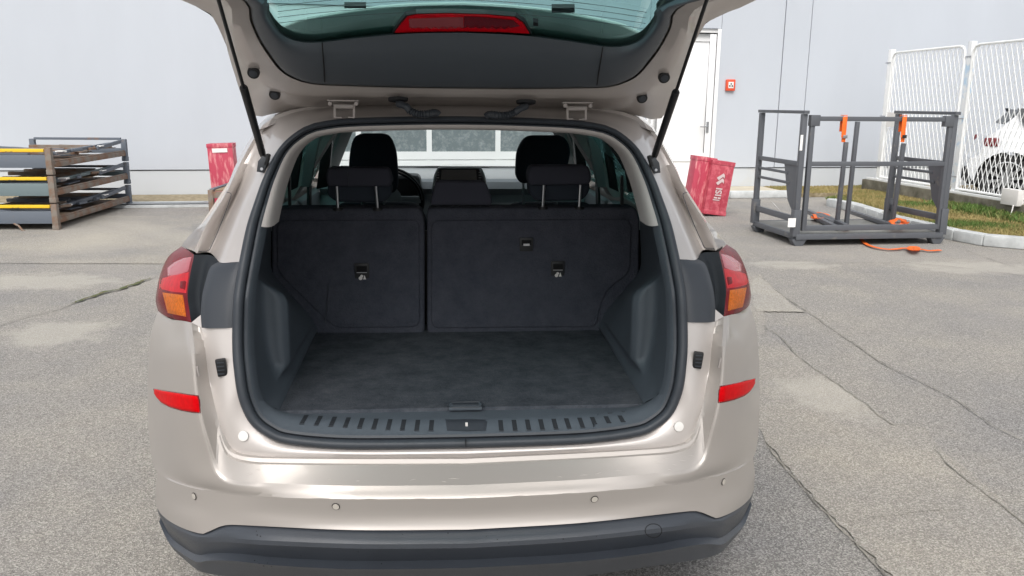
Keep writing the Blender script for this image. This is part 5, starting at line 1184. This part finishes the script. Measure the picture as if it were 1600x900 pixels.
# lower end of the gate, out of the picture above
endr = [r[-1] for r in (H_p0, H_p1, H_p2, H_p3, H_p4, H_o1, H_o2, H_o3)]
gate = m.build('tailgate', M['paint_in'], car, ang=45)
m = MB(); LE = [[Vector((x, 0, 0)) for x in (0,)]]
s_end = [TH0+TD*.93+TN*.0, TH0+TD*1.30+TN*.12]
def gl(u, s_, o_): return TH0+TD*s_+TN*o_+Vector((u, 0, 0))
rowsL = [[gl(-.66+1.32*i/20, s_, o_) for i in range(21)] for s_, o_ in ((.98, .02), (1.05, .05), (1.3, .16), (1.36, .20), (1.34, .10), (1.0, -.08))]
m.grid(xrows(rowsL, 2)); m.build('tailgate_lower_panel', M['hatchtrim'], gate, ang=50)
tp = gp('trim_panel', [H_g1, H_t1, H_t2, H_t3], M['hatchtrim'], gate, n=5)
m = MB(); m.grid([full(H_glass), full(H_g1)]); m.build('window_gasket', M['black'], gate)
GB = bvh_of(gate)
# trim seams
for s in (1, -1):
    P = [T(x, y, .03) for x, y in ((503.5, 67), (505, 90), (506.5, 110), (507.5, 128))]
    P = [Vector((s*p.x, p.y, p.z)) for p in P]; m = MB(); m.tube(P, .0016, 5); m.build('panel_seam', M['gap'], tp)
for px, py in ((397, 111), (430, 145)):
    for s in (1, -1):
        p = T(px, py, .004); p.x *= s; m = MB(); nv = Vector((0, -.86, -.5)); q_ = onto(GB, px, py, 0)[0]; p = Vector((s*q_.x, q_.y, q_.z))+nv*.008; m.disc(p, nv, .0155, .012, 24); gm_ = m.build('grommet', M['black'], gate, bevel=.002); m = MB(); m.disc(p+nv*.007, nv, .010, .003, 20); m.build('grommet_cap', M['rubber'], gm_, bevel=.001)
# rear window, strips of pane
gr_ = [[p.copy() for p in H_glass]]
mid = [Vector((0, p.y, p.z)) for p in H_glass]
m = MB(); L_ = full(H_glass); n = len(H_glass)
rows = []
for i in range(n):
    a = H_glass[i]; rows.append([Vector((a.x+(-2*a.x)*k/12, a.y, a.z))-TN*(.012*(1-(abs(k-6)/6)**2)) for k in range(13)])
m.grid(rows); m.build('rear_window', M['hatchglass'], gate, ang=60)
for j, y0 in enumerate((34, 22, 11, 0)):
    P = []
    for i in range(13):
        x = 722-i*24.0; dip = (x-722)**2*.00022
        P.append((x, 18-j*9-0+dip*1.0))
    pp = [T(x, y, .003) for x, y in P if x > 430]; pp[0].x = 0; w_ = MB(); w_.tube(full(cat(pp, 2)), .0007, 4, False); w_.build('heating_wire', M['rubber'], gate)
# spoiler beyond the glass
def spr(pts, off): P = [T(x, y, off) for x, y in pts]; P[0].x = 0; return resamp(cat(P, 6), 30)
sp1 = spr([(722, 8.5), (640, 10.5), (560, 18), (480, 31), (452, 40), (430, 48)], -.05)
sp2 = spr([(722, 85), (640, 85), (560, 88), (490, 92), (440, 84), (400, 62)], -.03)
sp0 = spr([(722, 6.0), (640, 8), (560, 15.5), (480, 28.5), (452, 37.5), (430, 45.5)], -.052)
m = MB(); m.grid([full(sp1), full(sp2)]); spo = m.build('spoiler', M['spoiler'], gate)
m = MB(); m.tube(full(sp0), .0042, 6, False); m.build('spoiler_edge', M['paleedge'], spo)
for x0, x1, y0, y1 in ((538, 572, 9.5, 13), (862, 898, 12.5, 20)):  # dark boxes added to imitate reflections in the rear window
    pp = [T(x, y, -.045) for x, y in ((x0, y0), (x1, y0), (x1, y1), (x0, y1))]; m = MB(); m.add(pp+[p-TN*.01 for p in pp], [(0, 1, 2, 3), (4, 5, 6, 7), (0, 1, 5, 4), (1, 2, 6, 5), (2, 3, 7, 6), (3, 0, 4, 7)]); m.build('reflection_bar', M['black'], spo, smooth=False)
# high brake light (behind the lower edge of the glass opening, in front of the spoiler)
def bpoly(pts, off, th, mt, name, par):
    P = [T(x, y, off) for x, y in pts]; m = MB(); n_ = len(P); m.add(P+[p-TN*th for p in P], [tuple(range(n_)), tuple(range(n_, 2*n_))]+[(i, (i+1) % n_, (i+1) % n_+n_, i+n_) for i in range(n_)]); return m.build(name, mt, par, smooth=False)
bpoly([(613, 53), (622, 38), (634, 24), (650, 21), (700, 19.8), (760, 21.5), (806, 25.5), (820, 35), (831, 54), (780, 51), (720, 50), (660, 51)], .004, .01, M['black'], 'brake_light_gasket', gate)
bl0 = bpoly([(617, 51.5), (626, 39), (637, 27), (652, 24), (700, 22.8), (760, 24.5), (804, 28.5), (817, 37), (827, 52.5), (780, 50), (720, 49), (660, 50)], .007, .004, M['lensbright'], 'high_brake_light', gate)
bpoly([(639, 30), (700, 27.5), (724, 27.7), (724, 44), (700, 45), (640, 44)], .0085, .002, mat('smoked_red', (.30, .06, .07), .25, 0, .8), 'lens_window', bl0)
bpoly([(725, 26), (760, 27.5), (802, 32), (812, 41), (790, 45.5), (725, 43.5)], .0085, .002, M['lensdark'], 'lens_window', bl0)
pts = []
for k in range(26):
    x = 641+k*6.4; pts.append((x, 45.5+(0 if k % 2 else -3)+abs(x-722)*.012))
P = [T(x, y, .0105) for x, y in pts]; m = MB(); m.tube(P, .0010, 4); m.build('lens_teeth', M['lensbright'], bl0)
pp = [T(x, y, .002) for x, y in ((833, 34), (841, 36), (841, 41), (833, 40))]; m = MB(); m.add(pp+[p-TN*.01 for p in pp], [(0, 1, 2, 3), (4, 5, 6, 7), (0, 1, 5, 4), (1, 2, 6, 5), (2, 3, 7, 6), (3, 0, 4, 7)]); m.build('sensor_square', M['black'], gate, smooth=False)
# hinges
for s in (1, -1):
    def hp(x, y, v): p = C(x, y, v); p.x *= s; return p
    m = MB(); a = hp(512, 157, .455); b = hp(561, 157.5, .455); m.bar(a, b, .012, .004); 
    for x in (516, 557): c = hp(x, 161, .452); m.tube([c+Vector((0, .004, 0)), c+Vector((0, -.01, -.002))], .006, 8)
    hg = m.build('hinge', M['hinge'], car, bevel=.001)
    m = MB(); a = hp(524, 166, .45); b = hp(552, 166.5, .45); m.tube([a, b], .0065, 10)
    m.bar(hp(523, 163, .45), hp(523, 184, .455), .006, .004); m.bar(hp(553, 163, .45), hp(553, 184, .455), .006, .004); m.bar(hp(524, 183, .455), hp(534, 184, .455), .004, .003); m.bar(hp(544, 183, .455), hp(553, 184, .455), .004, .003); m.build('hinge_arm', M['hinge'], hg)
# cable boots
for pts in ([(622, 162), (634, 166), (641, 173), (655, 178), (668, 178), (681, 176), (686, 180)], [(822, 166), (812, 170), (803, 176), (790, 180), (776, 180), (764, 179), (759, 183)]):
    P = cat([C(x, y, .45-(.02 if 0 < i < 5 else 0)) for i, (x, y) in enumerate(pts)], 10); rr = []
    for i in range(len(P)):
        t = i/(len(P)-1); rr.append((.0100+(.002*math.sin(i*2.1) if .3 < t < .8 else 0)) if t < .97 else .008)
    m = MB(); m.tube(P, rr, 12); bo = m.build('cable_boot', M['rubber'], car)
    m = MB(); q = P[0]; ax_ = TN
    rows = [[q-TN*(.012-h_)+Vector((r_*math.cos(a)*1.6, 0, 0))+TD*(r_*math.sin(a)*.8) for a in [2*math.pi*k/20 for k in range(20)]] for r_, h_ in ((.018, -.004), (.017, .004), (.008, .008))]
    m.grid(rows, closed=True); m.build('boot_flange', M['black'], bo)
# gas struts
for s in (1, -1):
    b0 = C(411, 243, .425); tp_ = T(330, -40, .03); b0.x *= s; tp_ = Vector((s*tp_.x, tp_.y, tp_.z))
    j = C(367, 92, .17); j.x *= s
    # keep the strut straight: project the joint on the line
    dl = (tp_-b0); k = (j-b0).dot(dl)/dl.length_squared; j = b0+dl*k
    m = MB(); m.tube([b0, b0+dl*(k*.02), b0+dl*(k*.05), b0+dl*(k*.9), b0+dl*(k*.985), j], [.008, .0085, .0095, .0100, .0100, .008], 14); st_ = m.build('gas_strut', M['black'], car)
    m = MB(); m.tube([j, tp_], .0042, 10); m.build('rod', M['steel'] if 0 else M['black'], st_)
    # bracket plate on the jamb
    m = MB(); q = [C(x, y, .40) for x, y in ((402, 268), (404, 252), (411, 243), (418, 246), (417, 258), (414, 270))]; q = [Vector((s*p.x, p.y-.01, p.z)) for p in q]; n_ = len(q)
    m.add(q+[p+Vector((0, .02, 0)) for p in q], [tuple(range(n_)), tuple(range(n_, 2*n_))]+[(i, (i+1) % n_, (i+1) % n_+n_, i+n_) for i in range(n_)]); br = m.build('strut_bracket', M['clad'], car, bevel=.002)
    c = C(409, 264, .385); c.x *= s; m = MB(); m.disc(c, (0, -1, .1), .004, .006, 12); m.build('bolt', M['steel'], br)
    c = C(417, 250, .40); c.x *= s; m = MB(); m.box(c, (.012, .02, .035), rot=Matrix.Rotation(R(20*s), 3, 'Y')); m.build('ball_socket', M['black'], br, bevel=.004)
